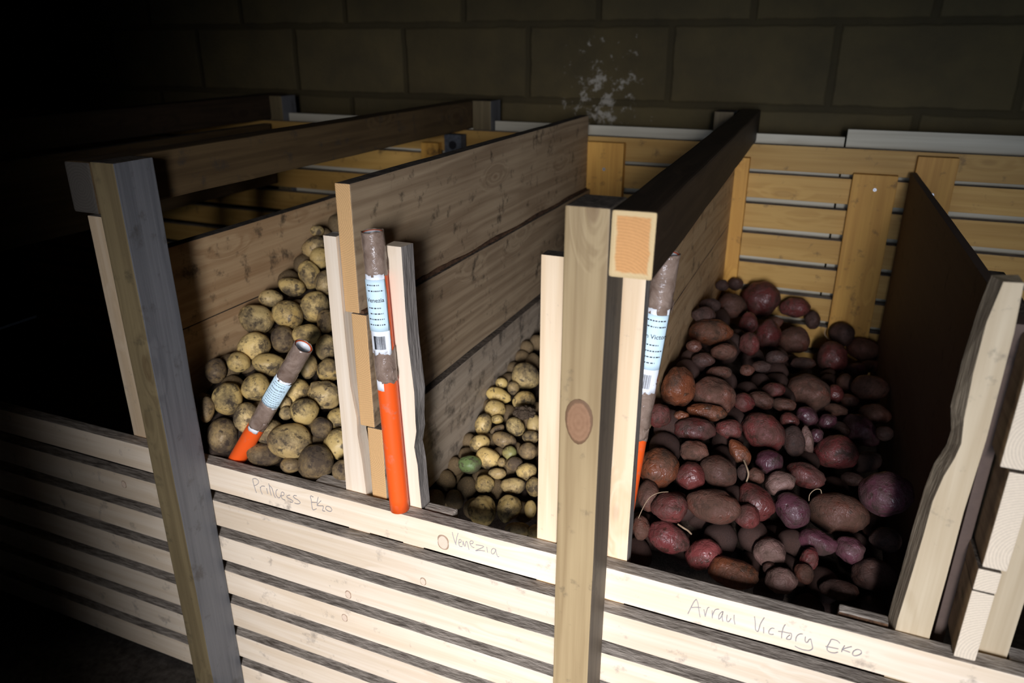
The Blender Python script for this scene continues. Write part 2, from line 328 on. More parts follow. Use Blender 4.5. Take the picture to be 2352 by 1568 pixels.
POTATOES = [  # bin, position, half sizes, rotation, seed, skin, label
 ('L',(-0.9440,0.4231,1.2922),(0.0141,0.0115,0.0114),(-0.228,0.058,0.644),0,'n','yellow potato peeking over the top corner of the tall plank end'),
 ('L',(-0.9308,0.3928,1.2666),(0.0260,0.0211,0.0208),(-0.275,-0.443,0.783),1,'d','dusty potato at the crest of the wider yellow pile, resting on the plank behind'),
 ('L',(-0.9022,0.3717,1.2537),(0.0205,0.0184,0.0205),(-0.262,0.065,0.639),2,'n','speckled potato tucked behind the pale stake just under the crest'),
 ('L',(-0.9046,0.3363,1.2286),(0.0286,0.0200,0.0210),(-0.825,1.182,-0.114),3,'n','oblong yellow potato with dark spots, high on the wider pile beside the stake'),
 ('L',(-0.9182,0.2974,1.2146),(0.0257,0.0165,0.0174),(-0.313,0.335,0.591),4,'n','small tan potato leaning on the stained plank below the crest'),
 ('L',(-0.9383,0.2592,1.2002),(0.0220,0.0173,0.0163),(-0.309,0.097,0.694),5,'d','shaded potato half hidden between the plank and two big yellow potatoes'),
 ('L',(-0.8650,0.3317,1.2181),(0.0208,0.0202,0.0242),(-0.295,0.072,0.631),6,'d','dim potato squeezed against the pale stake, below the oblong spotted one'),
 ('L',(-0.9379,0.2133,1.1749),(0.0320,0.0266,0.0272),(-0.368,0.439,0.584),7,'d','big smooth dusty potato pressed to the stained plank, outermost on the wider pile'),
 ('L',(-0.8923,0.2467,1.1778),(0.0298,0.0250,0.0258),(-0.458,0.746,0.383),8,'n','plump potato with a net of dark patches beside the big smooth dusty one'),
 ('L',(-0.8600,0.2857,1.1850),(0.0269,0.0257,0.0302),(-0.325,0.083,0.642),9,'n','upright potato with dark blotches beside the stake, upper middle of the wider pile'),
 ('L',(-0.8234,0.2690,1.1673),(0.0177,0.0177,0.0217),(-0.345,0.083,0.627),10,'s','shade-darkened potato in the stake shadow, below the upright blotched one'),
 ('L',(-0.9129,0.1705,1.1398),(0.0296,0.0249,0.0257),(-0.374,-0.203,0.834),11,'n','round potato covered in fine dark scurf, under the big smooth dusty one'),
 ('L',(-0.8779,0.2095,1.1460),(0.0213,0.0206,0.0245),(-0.362,0.107,0.675),12,'s','grey soil-covered potato sunk between the scurfy one and the short tube'),
 ('L',(-0.8388,0.2277,1.1539),(0.0261,0.0206,0.0197),(-0.360,0.096,0.649),13,'n','clean yellow potato lying just above the mouth of the short tube'),
 ('L',(-0.7982,0.2290,1.1343),(0.0197,0.0198,0.0244),(-0.379,0.091,0.624),14,'d','plain yellow potato cut off by the stake, level with the short tube mouth'),
 ('L',(-0.9127,0.1306,1.1251),(0.0198,0.0168,0.0176),(-0.449,0.536,0.534),15,'n','small round tan potato next to the post shadow, under the scurfy potato'),
 ('L',(-0.8692,0.1550,1.1193),(0.0284,0.0190,0.0200),(-0.407,0.284,0.618),16,'n','wide flat potato with black spots behind the paper label of the short tube'),
 ('L',(-0.8074,0.1859,1.1141),(0.0154,0.0147,0.0224),(-0.400,0.105,0.642),17,'d','narrow potato in shadow, just behind the taped neck of the short tube'),
 ('L',(-0.7717,0.1959,1.1077),(0.0216,0.0191,0.0208),(-0.408,0.096,0.618),18,'n','clean round potato touching the stake, lower of two clean ones there'),
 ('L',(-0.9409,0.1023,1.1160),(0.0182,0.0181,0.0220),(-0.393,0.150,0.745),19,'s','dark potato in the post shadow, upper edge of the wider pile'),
 ('L',(-0.8638,0.1111,1.0937),(0.0248,0.0219,0.0240),(-0.421,0.138,0.697),20,'n','squarish potato with a brown cheek beside the label of the short tube'),
 ('L',(-0.8990,0.0780,1.0811),(0.0253,0.0241,0.0283),(-0.431,0.156,0.726),21,'n','round potato with several black eye spots beside the weathered grey post'),
 ('L',(-0.8049,0.1446,1.0825),(0.0227,0.0198,0.0212),(-0.555,-0.662,1.070),22,'n','smooth tilted potato just beyond the tape wrap of the short tube'),
 ('L',(-0.7571,0.1575,1.0806),(0.0294,0.0237,0.0234),(-0.481,0.419,0.460),23,'d','big lumpy potato with black dirt patches against the stake'),
 ('L',(-0.7647,0.1100,1.0686),(0.0242,0.0212,0.0228),(-0.458,0.121,0.639),24,'n','clean bulging yellow potato in the middle, above the biggest grey-brown one'),
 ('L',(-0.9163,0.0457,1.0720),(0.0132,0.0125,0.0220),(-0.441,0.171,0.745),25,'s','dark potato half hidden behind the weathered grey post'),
 ('L',(-0.9026,0.0569,1.0185),(0.0262,0.0259,0.0314),(-0.477,0.174,0.722),26,'s','reddish-brown earthy potato at the foot of the weathered post'),
 ('L',(-0.8474,0.0646,1.0622),(0.0219,0.0210,0.0248),(-0.458,0.153,0.700),27,'d','dull potato under the orange barrel of the short tube, upper side'),
 ('L',(-0.8155,0.0780,1.0340),(0.0250,0.0212,0.0221),(-0.480,0.146,0.673),28,'d','dull potato under the orange barrel of the short tube, lower side'),
 ('L',(-0.7657,0.0663,1.0335),(0.0360,0.0295,0.0295),(-0.503,0.215,0.607),29,'d','biggest grey-brown potato of the wider pile, lying in its lower middle'),
 ('L',(-0.7308,0.1084,1.0451),(0.0176,0.0161,0.0183),(-0.482,0.116,0.617),30,'s','little round potato caked with soil beside the biggest grey-brown one'),
 ('L',(-0.7198,0.1395,1.0496),(0.0186,0.0167,0.0186),(-0.472,0.104,0.601),31,'n','small clean potato against the foot half of the stake'),
 ('L',(-0.6971,0.1044,1.0229),(0.0247,0.0232,0.0269),(-0.506,0.110,0.596),32,'n','large clean yellow potato at the foot of the stake'),
 ('L',(-0.8103,0.0532,1.0047),(0.0299,0.0187,0.0197),(-0.517,0.233,0.629),33,'s','flat grey potato lying beside the foot of the short tube, on the top slat'),
 ('L',(-0.7501,0.0447,1.0034),(0.0171,0.0135,0.0128),(-0.526,0.144,0.643),34,'s','small dark potato wedged under the biggest one, behind the top slat'),
 ('L',(-0.7098,0.0579,1.0105),(0.0291,0.0265,0.0298),(-0.526,0.129,0.617),35,'s','egg-shaped muddy potato standing right behind the top slat'),
 ('L',(-0.6545,0.0538,1.0112),(0.0174,0.0153,0.0167),(-0.540,0.113,0.586),36,'s','grey half potato peeking out at the stake bottom beside the egg-shaped one'),
 ('L',(-0.7955,0.1001,1.0631),(0.0118,0.0106,0.0118),(-0.459,0.131,0.659),37,'d','tiny potato in the gap beside the clean bulging one'),
 ('L',(-0.8077,0.1148,1.0728),(0.0112,0.0107,0.0127),(-0.446,0.129,0.662),38,'d','tiny yellow potato pinched under the tape wrap of the short tube'),
 ('V',(-0.5049,0.4664,1.0297),(0.0285,0.0245,0.0259),(-0.450,0.309,0.234),0,'d','largest potato of the small yellow pile, on top beside the pale stake'),
 ('V',(-0.5439,0.4346,1.0211),(0.0120,0.0104,0.0112),(-0.436,0.006,0.412),1,'p','tiny clean round potato near the top of the small yellow pile'),
 ('V',(-0.5162,0.4287,1.0183),(0.0119,0.0115,0.0136),(-0.443,-0.001,0.398),2,'d','tiny dirty potato between the tiny clean one and the largest one'),
 ('V',(-0.5349,0.4012,1.0111),(0.0253,0.0136,0.0143),(-0.478,0.320,0.257),3,'p','clean yellow finger-shaped potato against the grey plank'),
 ('V',(-0.4824,0.3998,1.0106),(0.0224,0.0180,0.0175),(-0.474,-0.241,0.504),4,'n','yellow potato lying right above the clump of soil'),
 ('V',(-0.5270,0.3649,1.0004),(0.0198,0.0167,0.0173),(-0.470,0.010,0.420),5,'n','rounded speckled potato under the finger-shaped one'),
 ('V',(-0.5123,0.3418,0.9923),(0.0114,0.0091,0.0089),(-0.484,0.009,0.417),6,'p','tiny yellow potato like a pea under the rounded speckled one'),
 ('V',(-0.5318,0.3220,0.9871),(0.0154,0.0146,0.0210),(-0.507,0.248,0.307),7,'n','upright potato touching the grey plank halfway down the small pile'),
 ('V',(-0.5016,0.3177,0.9856),(0.0144,0.0068,0.0072),(-0.537,-0.372,0.635),8,'s','slim pinkish muddy potato lying between two larger yellow ones'),
 ('V',(-0.4714,0.3324,0.9900),(0.0192,0.0158,0.0160),(-0.696,0.739,-0.117),9,'n','slanted yellow potato under the clump of soil'),
 ('V',(-0.4389,0.3458,0.9947),(0.0144,0.0151,0.0192),(-0.491,-0.014,0.373),10,'d','potato cut off by the pale stake, level with the clump of soil'),
 ('V',(-0.4786,0.2967,0.9796),(0.0228,0.0134,0.0142),(-0.526,0.233,0.278),11,'s','wide potato under a crust of dark soil, centre of the small pile'),
 ('V',(-0.5183,0.2774,0.9737),(0.0189,0.0156,0.0157),(-0.572,-0.430,0.711),12,'n','shaded yellow potato hugging the grey plank, behind a rounder one'),
 ('V',(-0.4909,0.2532,0.9625),(0.0224,0.0184,0.0185),(-0.604,0.460,0.139),13,'n','oval potato with a dark star-shaped scab'),
 ('V',(-0.4569,0.2698,0.9719),(0.0131,0.0114,0.0123),(-0.528,0.002,0.403),14,'g','small greenish potato in the middle of the small pile'),
 ('V',(-0.4276,0.2835,0.9748),(0.0162,0.0142,0.0154),(-0.525,-0.010,0.382),15,'s','dirty cracked potato next to the small greenish one'),
 ('V',(-0.5125,0.2236,0.9615),(0.0205,0.0164,0.0160),(-0.542,0.029,0.447),16,'G','green potato lowest on the grey plank'),
 ('V',(-0.4384,0.2496,0.9644),(0.0152,0.0126,0.0129),(-0.542,-0.002,0.397),17,'s','muddy potato under the small greenish one'),
 ('V',(-0.4121,0.2390,0.9618),(0.0179,0.0148,0.0150),(-0.552,-0.010,0.384),18,'n','shiny yellow potato beside the stake, lower half of the small pile'),
 ('V',(-0.4616,0.2459,0.9645),(0.0076,0.0072,0.0084),(-0.540,0.007,0.411),19,'d','tiny potato beside the scabby oval one'),
 ('V',(-0.4595,0.2223,0.9565),(0.0158,0.0093,0.0098),(-0.554,0.010,0.416),20,'d','dim flat potato below the scabby oval one'),
 ('V',(-0.4696,0.1937,0.9489),(0.0170,0.0146,0.0155),(-0.568,0.019,0.429),21,'n','brownish potato in shadow above the large standing one'),
 ('V',(-0.4230,0.2050,0.9513),(0.0213,0.0133,0.0140),(-0.570,-0.001,0.399),22,'d','dark orange potato lying across in the shadow'),
 ('V',(-0.3877,0.2116,0.9536),(0.0132,0.0135,0.0168),(-0.571,-0.015,0.376),23,'n','shadowed potato by the stake, beside the dark orange one'),
 ('V',(-0.4518,0.1429,0.9332),(0.0229,0.0212,0.0243),(-0.601,0.022,0.432),24,'n','large lumpy potato standing right behind the top slat of the small pile'),
 ('V',(-0.4108,0.1577,0.9382),(0.0214,0.0186,0.0199),(-0.814,-0.683,0.994),25,'n','smooth oval orange-yellow potato beside the large lumpy one'),
 ('V',(-0.3766,0.1682,0.9399),(0.0099,0.0094,0.0149),(-0.600,-0.013,0.380),26,'n','slim potato at the stake, beside the smooth oval one'),
 ('V',(-0.3815,0.1245,0.9268),(0.0208,0.0125,0.0131),(-0.626,-0.004,0.394),27,'d','speckled potato half sunk behind the top slat near the stake'),
 ('V',(-0.4346,0.3156,0.9856),(0.0157,0.0124,0.0118),(-0.507,-0.012,0.378),28,'d','dirty potato below the one cut off by the stake'),
 ('V',(-0.3530,0.1274,0.9288),(0.0110,0.0105,0.0124),(-0.629,-0.017,0.376),29,'n','orange-brown potato in the bottom corner at the stake foot'),
 ('R',(-0.1195,1.0330,1.0668),(0.0433,0.0395,0.0444),(-0.309,-0.100,0.097),0,'n','large dark red potato crowning the red pile against the back slats'),
 ('R',(-0.1846,1.0561,1.0897),(0.0183,0.0155,0.0161),(-0.293,-0.085,0.125),1,'s','small dark potato at the back corner post, beside the crowning one'),
 ('R',(-0.1985,0.9021,1.1295),(0.0149,0.0125,0.0129),(-0.296,-0.081,0.141),2,'s','tiny blackish potato at the very back beside the orange-brown board'),
 ('R',(-0.1692,0.8903,1.0868),(0.0337,0.0281,0.0288),(-0.322,-0.092,0.130),3,'d','brownish potato just in front of the crowning one'),
 ('R',(-0.0403,1.0481,1.0504),(0.0347,0.0230,0.0242),(-0.316,-0.116,0.060),4,'n','plum potato against the back slats, other side of the crowning one'),
 ('R',(0.0038,1.0540,1.0222),(0.0179,0.0180,0.0221),(-0.329,-0.128,0.042),5,'s','small round potato between the plum one and the wide back board'),
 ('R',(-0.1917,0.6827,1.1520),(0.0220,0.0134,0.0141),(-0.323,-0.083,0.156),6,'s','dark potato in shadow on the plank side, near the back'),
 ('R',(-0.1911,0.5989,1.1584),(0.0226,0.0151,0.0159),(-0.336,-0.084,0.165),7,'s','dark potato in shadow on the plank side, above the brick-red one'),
 ('R',(-0.1710,0.5748,1.1350),(0.0413,0.0235,0.0248),(-0.357,-0.092,0.158),8,'o','long brick-red potato lying along the plank near the back'),
 ('R',(-0.1227,0.8109,1.0795),(0.0198,0.0191,0.0227),(-0.341,-0.105,0.113),9,'n','round plum potato right below the crowning one'),
 ('R',(-0.0791,0.8194,1.0567),(0.0264,0.0264,0.0321),(-0.353,-0.117,0.092),10,'n','upright egg-shaped plum potato, back half of the red pile'),
 ('R',(-0.1050,0.6532,1.0921),(0.0198,0.0190,0.0224),(-0.368,-0.113,0.116),11,'n','glossy reddish potato next to the brick-red one'),
 ('R',(-0.0297,0.8998,1.0216),(0.0344,0.0292,0.0304),(-0.357,-0.130,0.066),12,'d','round grey-skinned potato beside the upright egg-shaped one'),
 ('R',(-0.0800,0.9767,1.0321),(0.0206,0.0127,0.0134),(-0.337,-0.114,0.085),13,'d','pale brown potato wedged under the crowning one'),
 ('R',(0.0736,1.0460,0.9985),(0.0280,0.0257,0.0290),(-0.343,-0.146,0.012),14,'s','very dark round potato at the foot of the wide back board'),
 ('R',(0.0581,0.9387,0.9772),(0.0337,0.0321,0.0377),(-0.374,-0.154,0.027),15,'n','big upright rosy potato a little below the wide back board'),
 ('R',(0.1268,1.0454,0.9691),(0.0372,0.0255,0.0268),(-0.353,0.001,-0.069),16,'d','rough grey potato by the panel at the back'),
 ('R',(0.1099,0.9299,0.9551),(0.0255,0.0208,0.0206),(-0.387,-0.170,0.006),17,'v','small lilac potato beside the big upright rosy one'),
 ('R',(0.1434,1.0069,0.9447),(0.0223,0.0145,0.0152),(-0.377,-0.173,-0.011),18,'d','grey potato leaning on the panel behind the lilac one'),
 ('R',(-0.1388,0.5264,1.1185),(0.0232,0.0152,0.0160),(-0.381,-0.104,0.146),19,'d','dim brown potato lying under the glossy reddish one'),
 ('R',(-0.1827,0.4558,1.1493),(0.0138,0.0110,0.0107),(-0.377,-0.089,0.180),20,'d','small brown potato touching the plank, level with the dim brown one'),
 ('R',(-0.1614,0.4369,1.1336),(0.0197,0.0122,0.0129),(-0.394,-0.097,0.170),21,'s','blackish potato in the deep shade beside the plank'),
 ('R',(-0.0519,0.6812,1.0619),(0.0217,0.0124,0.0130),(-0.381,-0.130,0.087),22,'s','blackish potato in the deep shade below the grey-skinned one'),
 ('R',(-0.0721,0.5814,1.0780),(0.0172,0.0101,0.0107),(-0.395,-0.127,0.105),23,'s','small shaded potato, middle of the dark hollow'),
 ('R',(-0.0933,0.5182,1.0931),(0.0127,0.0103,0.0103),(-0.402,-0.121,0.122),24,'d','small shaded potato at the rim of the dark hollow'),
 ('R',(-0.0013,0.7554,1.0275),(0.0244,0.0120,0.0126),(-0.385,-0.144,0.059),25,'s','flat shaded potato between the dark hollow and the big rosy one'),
 ('R',(-0.1325,0.4343,1.1158),(0.0211,0.0114,0.0120),(-0.409,-0.109,0.154),26,'d','brown potato with a torn skin flap, above the wide mauve one'),
 ('R',(-0.1841,0.3373,1.1203),(0.0271,0.0267,0.0322),(-0.432,0.066,0.130),27,'o','knobbly orange-brown potato beside the taped tube'),
 ('R',(-0.1292,0.3707,1.1007),(0.0362,0.0296,0.0297),(-0.436,0.013,0.104),28,'d','wide mauve-brown potato with a bright cheek next to the knobbly one'),
 ('R',(0.0153,0.6082,1.0279),(0.0422,0.0342,0.0339),(-0.417,0.080,-0.046),29,'d','largest smooth brown potato in the centre of the red pile'),
 ('R',(-0.0434,0.5151,1.0644),(0.0204,0.0127,0.0133),(-0.423,-0.141,0.096),30,'n','small plum potato beside the largest smooth brown one'),
 ('R',(0.0664,0.6896,0.9986),(0.0155,0.0155,0.0190),(-0.418,-0.172,0.032),31,'n','purple-grey potato at the end of the largest smooth brown one'),
 ('R',(0.0858,0.8014,0.9788),(0.0174,0.0169,0.0202),(-0.403,-0.171,0.019),32,'d','dull potato between the lilac one and the largest smooth brown one'),
 ('R',(0.1300,0.7527,0.9970),(0.0361,0.0243,0.0255),(-0.399,-0.104,-0.040),33,'d','long grey potato against the panel, upper middle'),
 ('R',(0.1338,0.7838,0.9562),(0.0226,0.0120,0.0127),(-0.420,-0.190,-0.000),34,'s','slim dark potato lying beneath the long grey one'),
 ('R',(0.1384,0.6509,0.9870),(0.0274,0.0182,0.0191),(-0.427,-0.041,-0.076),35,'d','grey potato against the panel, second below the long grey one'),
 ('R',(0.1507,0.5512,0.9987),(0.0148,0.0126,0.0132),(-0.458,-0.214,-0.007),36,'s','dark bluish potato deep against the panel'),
 ('R',(-0.0835,0.4032,1.0825),(0.0169,0.0149,0.0162),(-0.444,-0.131,0.131),37,'n','small pinkish round potato beside the wide mauve-brown one'),
 ('R',(-0.0596,0.4404,1.0751),(0.0225,0.0135,0.0142),(-0.441,0.178,-0.035),38,'d','brown potato beside the small pinkish round one'),
 ('R',(-0.0217,0.4843,1.0531),(0.0207,0.0117,0.0123),(-0.435,0.006,0.014),39,'d','dull flat potato below the largest smooth brown one'),
 ('R',(0.0941,0.7042,0.9838),(0.0191,0.0115,0.0121),(-0.417,0.058,-0.088),40,'d','pale brown potato under the purple-grey one'),
 ('R',(0.0662,0.6129,0.9998),(0.0231,0.0110,0.0115),(-0.431,-0.021,-0.037),41,'d','brown potato just below the end of the largest smooth one'),
 ('R',(-0.1945,0.2448,1.1119),(0.0188,0.0170,0.0188),(-0.471,-0.088,0.229),42,'n','round ruddy potato by the orange foot of the taped tube'),
 ('R',(-0.1347,0.3226,1.0923),(0.0309,0.0134,0.0141),(-0.459,-0.035,0.137),43,'o','thin knobbly potato chain under the wide mauve-brown one'),
 ('R',(-0.1673,0.2833,1.0975),(0.0124,0.0072,0.0076),(-0.469,-0.101,0.204),44,'o','tiny brown potato between the ruddy one and the knobbly chain'),
 ('R',(-0.1428,0.2711,1.0846),(0.0334,0.0175,0.0184),(-0.482,-0.035,0.151),45,'n','long two-toned potato below the knobbly chain'),
 ('R',(-0.0954,0.3166,1.0726),(0.0209,0.0145,0.0153),(-0.476,-0.007,0.089),46,'n','small pinkish-brown potato at the end of the long two-toned one'),
 ('R',(-0.0462,0.3651,1.0556),(0.0364,0.0295,0.0292),(-0.504,0.345,-0.145),47,'n','big wrinkled glossy potato in the very middle of the red pile'),
 ('R',(-0.0089,0.4399,1.0462),(0.0156,0.0131,0.0134),(-0.455,0.074,-0.029),48,'n','small bright pink-flecked potato beside the big wrinkled one'),
 ('R',(0.0189,0.5027,1.0292),(0.0201,0.0160,0.0155),(-0.482,0.380,-0.206),49,'v','bright mauve flecked potato, larger of the flecked pair'),
 ('R',(0.0554,0.5381,1.0099),(0.0165,0.0135,0.0134),(-0.511,-0.491,0.217),50,'v','small violet potato beside the larger flecked one'),
 ('R',(0.1166,0.5990,0.9727),(0.0349,0.0232,0.0244),(-0.497,0.424,-0.303),51,'v','long bumpy mauve potato slanting down towards the panel'),
 ('R',(0.0022,0.3923,1.0334),(0.0180,0.0171,0.0260),(-0.506,-0.325,0.173),52,'s','flat mud-caked brown potato with square corners'),
 ('R',(0.0237,0.4210,1.0249),(0.0103,0.0097,0.0235),(-0.497,-0.301,0.140),53,'p','slim pale potato pressed against the mud-caked one'),
 ('R',(0.0381,0.4553,1.0197),(0.0112,0.0104,0.0120),(-0.473,-0.181,0.062),54,'v','little mauve potato by the slim pale one'),
 ('R',(0.0751,0.5482,0.9939),(0.0214,0.0120,0.0127),(-0.456,0.124,-0.116),55,'s','dark potato above the shiny crimson one'),
 ('R',(0.0720,0.4420,0.9994),(0.0347,0.0283,0.0281),(-0.492,-0.198,0.047),56,'r','shiny crimson potato with crackled skin'),
 ('R',(0.1250,0.4906,0.9680),(0.0250,0.0173,0.0182),(-0.523,-0.370,0.109),57,'s','jagged grey earthy potato beside the shiny crimson one'),
 ('R',(-0.1345,0.2288,1.0701),(0.0225,0.0151,0.0159),(-0.510,-0.041,0.153),58,'d','tan-topped potato under the long two-toned one'),
 ('R',(-0.0718,0.2789,1.0544),(0.0135,0.0128,0.0230),(-0.620,-0.591,0.445),59,'o','narrow reddish potato standing on edge above the hairy root'),
 ('R',(-0.0283,0.2994,1.0377),(0.0211,0.0181,0.0191),(-0.516,-0.165,0.118),60,'v','round purple potato below the big wrinkled one'),
 ('R',(-0.1766,0.1829,1.0569),(0.0293,0.0266,0.0299),(-0.539,-0.099,0.237),61,'o','very large round orange-tinged potato behind the pale stake'),
 ('R',(-0.1319,0.1934,1.0474),(0.0207,0.0190,0.0214),(-0.546,-0.120,0.205),62,'n','rosy potato between the very large round one and the muddy one'),
 ('R',(-0.0944,0.2162,1.0509),(0.0280,0.0231,0.0234),(-0.548,0.238,-0.050),63,'d','muddy potato with a pink patch in the front half'),
 ('R',(-0.0430,0.2485,1.0372),(0.0132,0.0113,0.0119),(-0.536,-0.161,0.136),64,'d','small brown potato beside the hairy root'),
 ('R',(0.0290,0.3223,1.0132),(0.0308,0.0176,0.0185),(-0.522,0.142,-0.107),65,'n','pointed plum potato lying below the mud-caked one'),
 ('R',(-0.0075,0.2646,1.0236),(0.0225,0.0179,0.0172),(-0.583,-0.400,0.258),66,'p','pale patchy potato under the round purple one'),
 ('R',(0.1002,0.3968,0.9810),(0.0179,0.0102,0.0107),(-0.509,-0.066,-0.047),67,'s','black potato in shade below the jagged grey one'),
 ('R',(0.1302,0.2127,1.0715),(0.0359,0.0296,0.0299),(-0.533,-0.243,0.013),68,'v','huge dark violet potato against the panel'),
 ('R',(-0.1814,0.1442,1.0303),(0.0179,0.0184,0.0230),(-0.576,-0.096,0.252),69,'d','brown potato tucked behind the pale stake, under the very large round one'),
 ('R',(-0.1475,0.1256,1.0313),(0.0255,0.0210,0.0211),(-0.588,-0.113,0.233),70,'n','mauve potato with a fine root lying over it'),
 ('R',(-0.0908,0.1592,1.0275),(0.0389,0.0226,0.0238),(-0.574,0.004,0.092),71,'d','long flat brown-crusted potato near the front'),
 ('R',(-0.0352,0.2046,1.0214),(0.0294,0.0206,0.0217),(-0.675,0.557,-0.365),72,'n','curved pinkish potato, like a kidney, near the front'),
 ('R',(-0.0434,0.1706,1.0144),(0.0175,0.0158,0.0175),(-0.589,-0.167,0.155),73,'n','small round pink potato hugged by the kidney-shaped one'),
 ('R',(0.0155,0.2213,1.0092),(0.0275,0.0230,0.0237),(-0.700,0.600,-0.459),74,'v','smooth purple potato with one brown side, near the front'),
 ('R',(0.0798,0.2734,0.9857),(0.0433,0.0293,0.0309),(-0.555,-0.075,-0.028),75,'d','biggest mauve potato with a brown crater near the front'),
 ('R',(0.1340,0.3047,0.9622),(0.0160,0.0162,0.0200),(-0.566,0.196,-0.244),76,'d','grey-mauve potato behind the biggest cratered one'),
 ('R',(0.1449,0.2426,0.9797),(0.0208,0.0173,0.0176),(-0.571,-0.114,-0.065),77,'s','dark bluish potato by the panel near the wavy stake'),
 ('R',(0.0559,0.1866,0.9870),(0.0266,0.0159,0.0167),(-0.592,0.068,-0.102),78,'v','knobbed violet potato below the biggest cratered one'),
 ('R',(0.0981,0.2020,0.9760),(0.0204,0.0173,0.0180),(-0.602,0.191,-0.227),79,'v','dull violet potato beside the knobbed violet one'),
 ('R',(-0.1410,0.1060,0.9928),(0.0297,0.0200,0.0210),(-0.642,0.236,-0.019),80,'r','shiny pink potato near the front slat beside the pale stake'),
 ('R',(-0.1810,0.1059,0.9993),(0.0119,0.0113,0.0175),(-0.617,-0.096,0.265),81,'d','dark red potato peeking out behind the pale stake bottom'),
 ('R',(-0.0910,0.1068,0.9793),(0.0263,0.0209,0.0202),(-0.734,-0.485,0.498),82,'r','blunt pink potato with a bite-like notch near the front slat'),
 ('R',(-0.0465,0.0891,0.9742),(0.0339,0.0192,0.0202),(-0.650,0.037,0.024),83,'o','soil-crusted oval potato lowest along the front slat'),
 ('R',(-0.0063,0.1427,0.9815),(0.0220,0.0192,0.0208),(-0.630,-0.191,0.144),84,'p','lone pale rough potato above the soil-crusted oval one'),
 ('R',(0.0144,0.0978,0.9747),(0.0205,0.0171,0.0176),(-0.661,-0.206,0.142),85,'p','blunt grey-pink potato right behind the front slat'),
 ('R',(0.0463,0.1537,0.9798),(0.0121,0.0123,0.0151),(-0.613,0.065,-0.094),86,'r','small rosy potato in shade under the knobbed violet one'),
 ('R',(0.0413,0.1294,0.9718),(0.0131,0.0123,0.0143),(-0.648,-0.220,0.119),87,'d','small brown potato behind the blunt grey-pink one'),
 ('R',(0.1331,0.1793,0.9598),(0.0302,0.0207,0.0218),(-0.618,-0.153,-0.027),88,'s','large blackish potato near the wavy stake'),
 ('R',(0.0876,0.1239,0.9624),(0.0258,0.0128,0.0135),(-0.645,-0.137,0.008),89,'s','dark earthy potato half sunk near the loose batten'),
 ('R',(-0.0025,0.1165,0.9750),(0.0090,0.0084,0.0096),(-0.649,-0.196,0.149),90,'s','tiny dark potato behind the blunt grey-pink one'),
 ('R',(-0.0612,0.2408,1.0426),(0.0079,0.0075,0.0132),(-0.534,-0.153,0.148),91,'s','thin dark potato under the hairy root'),
]
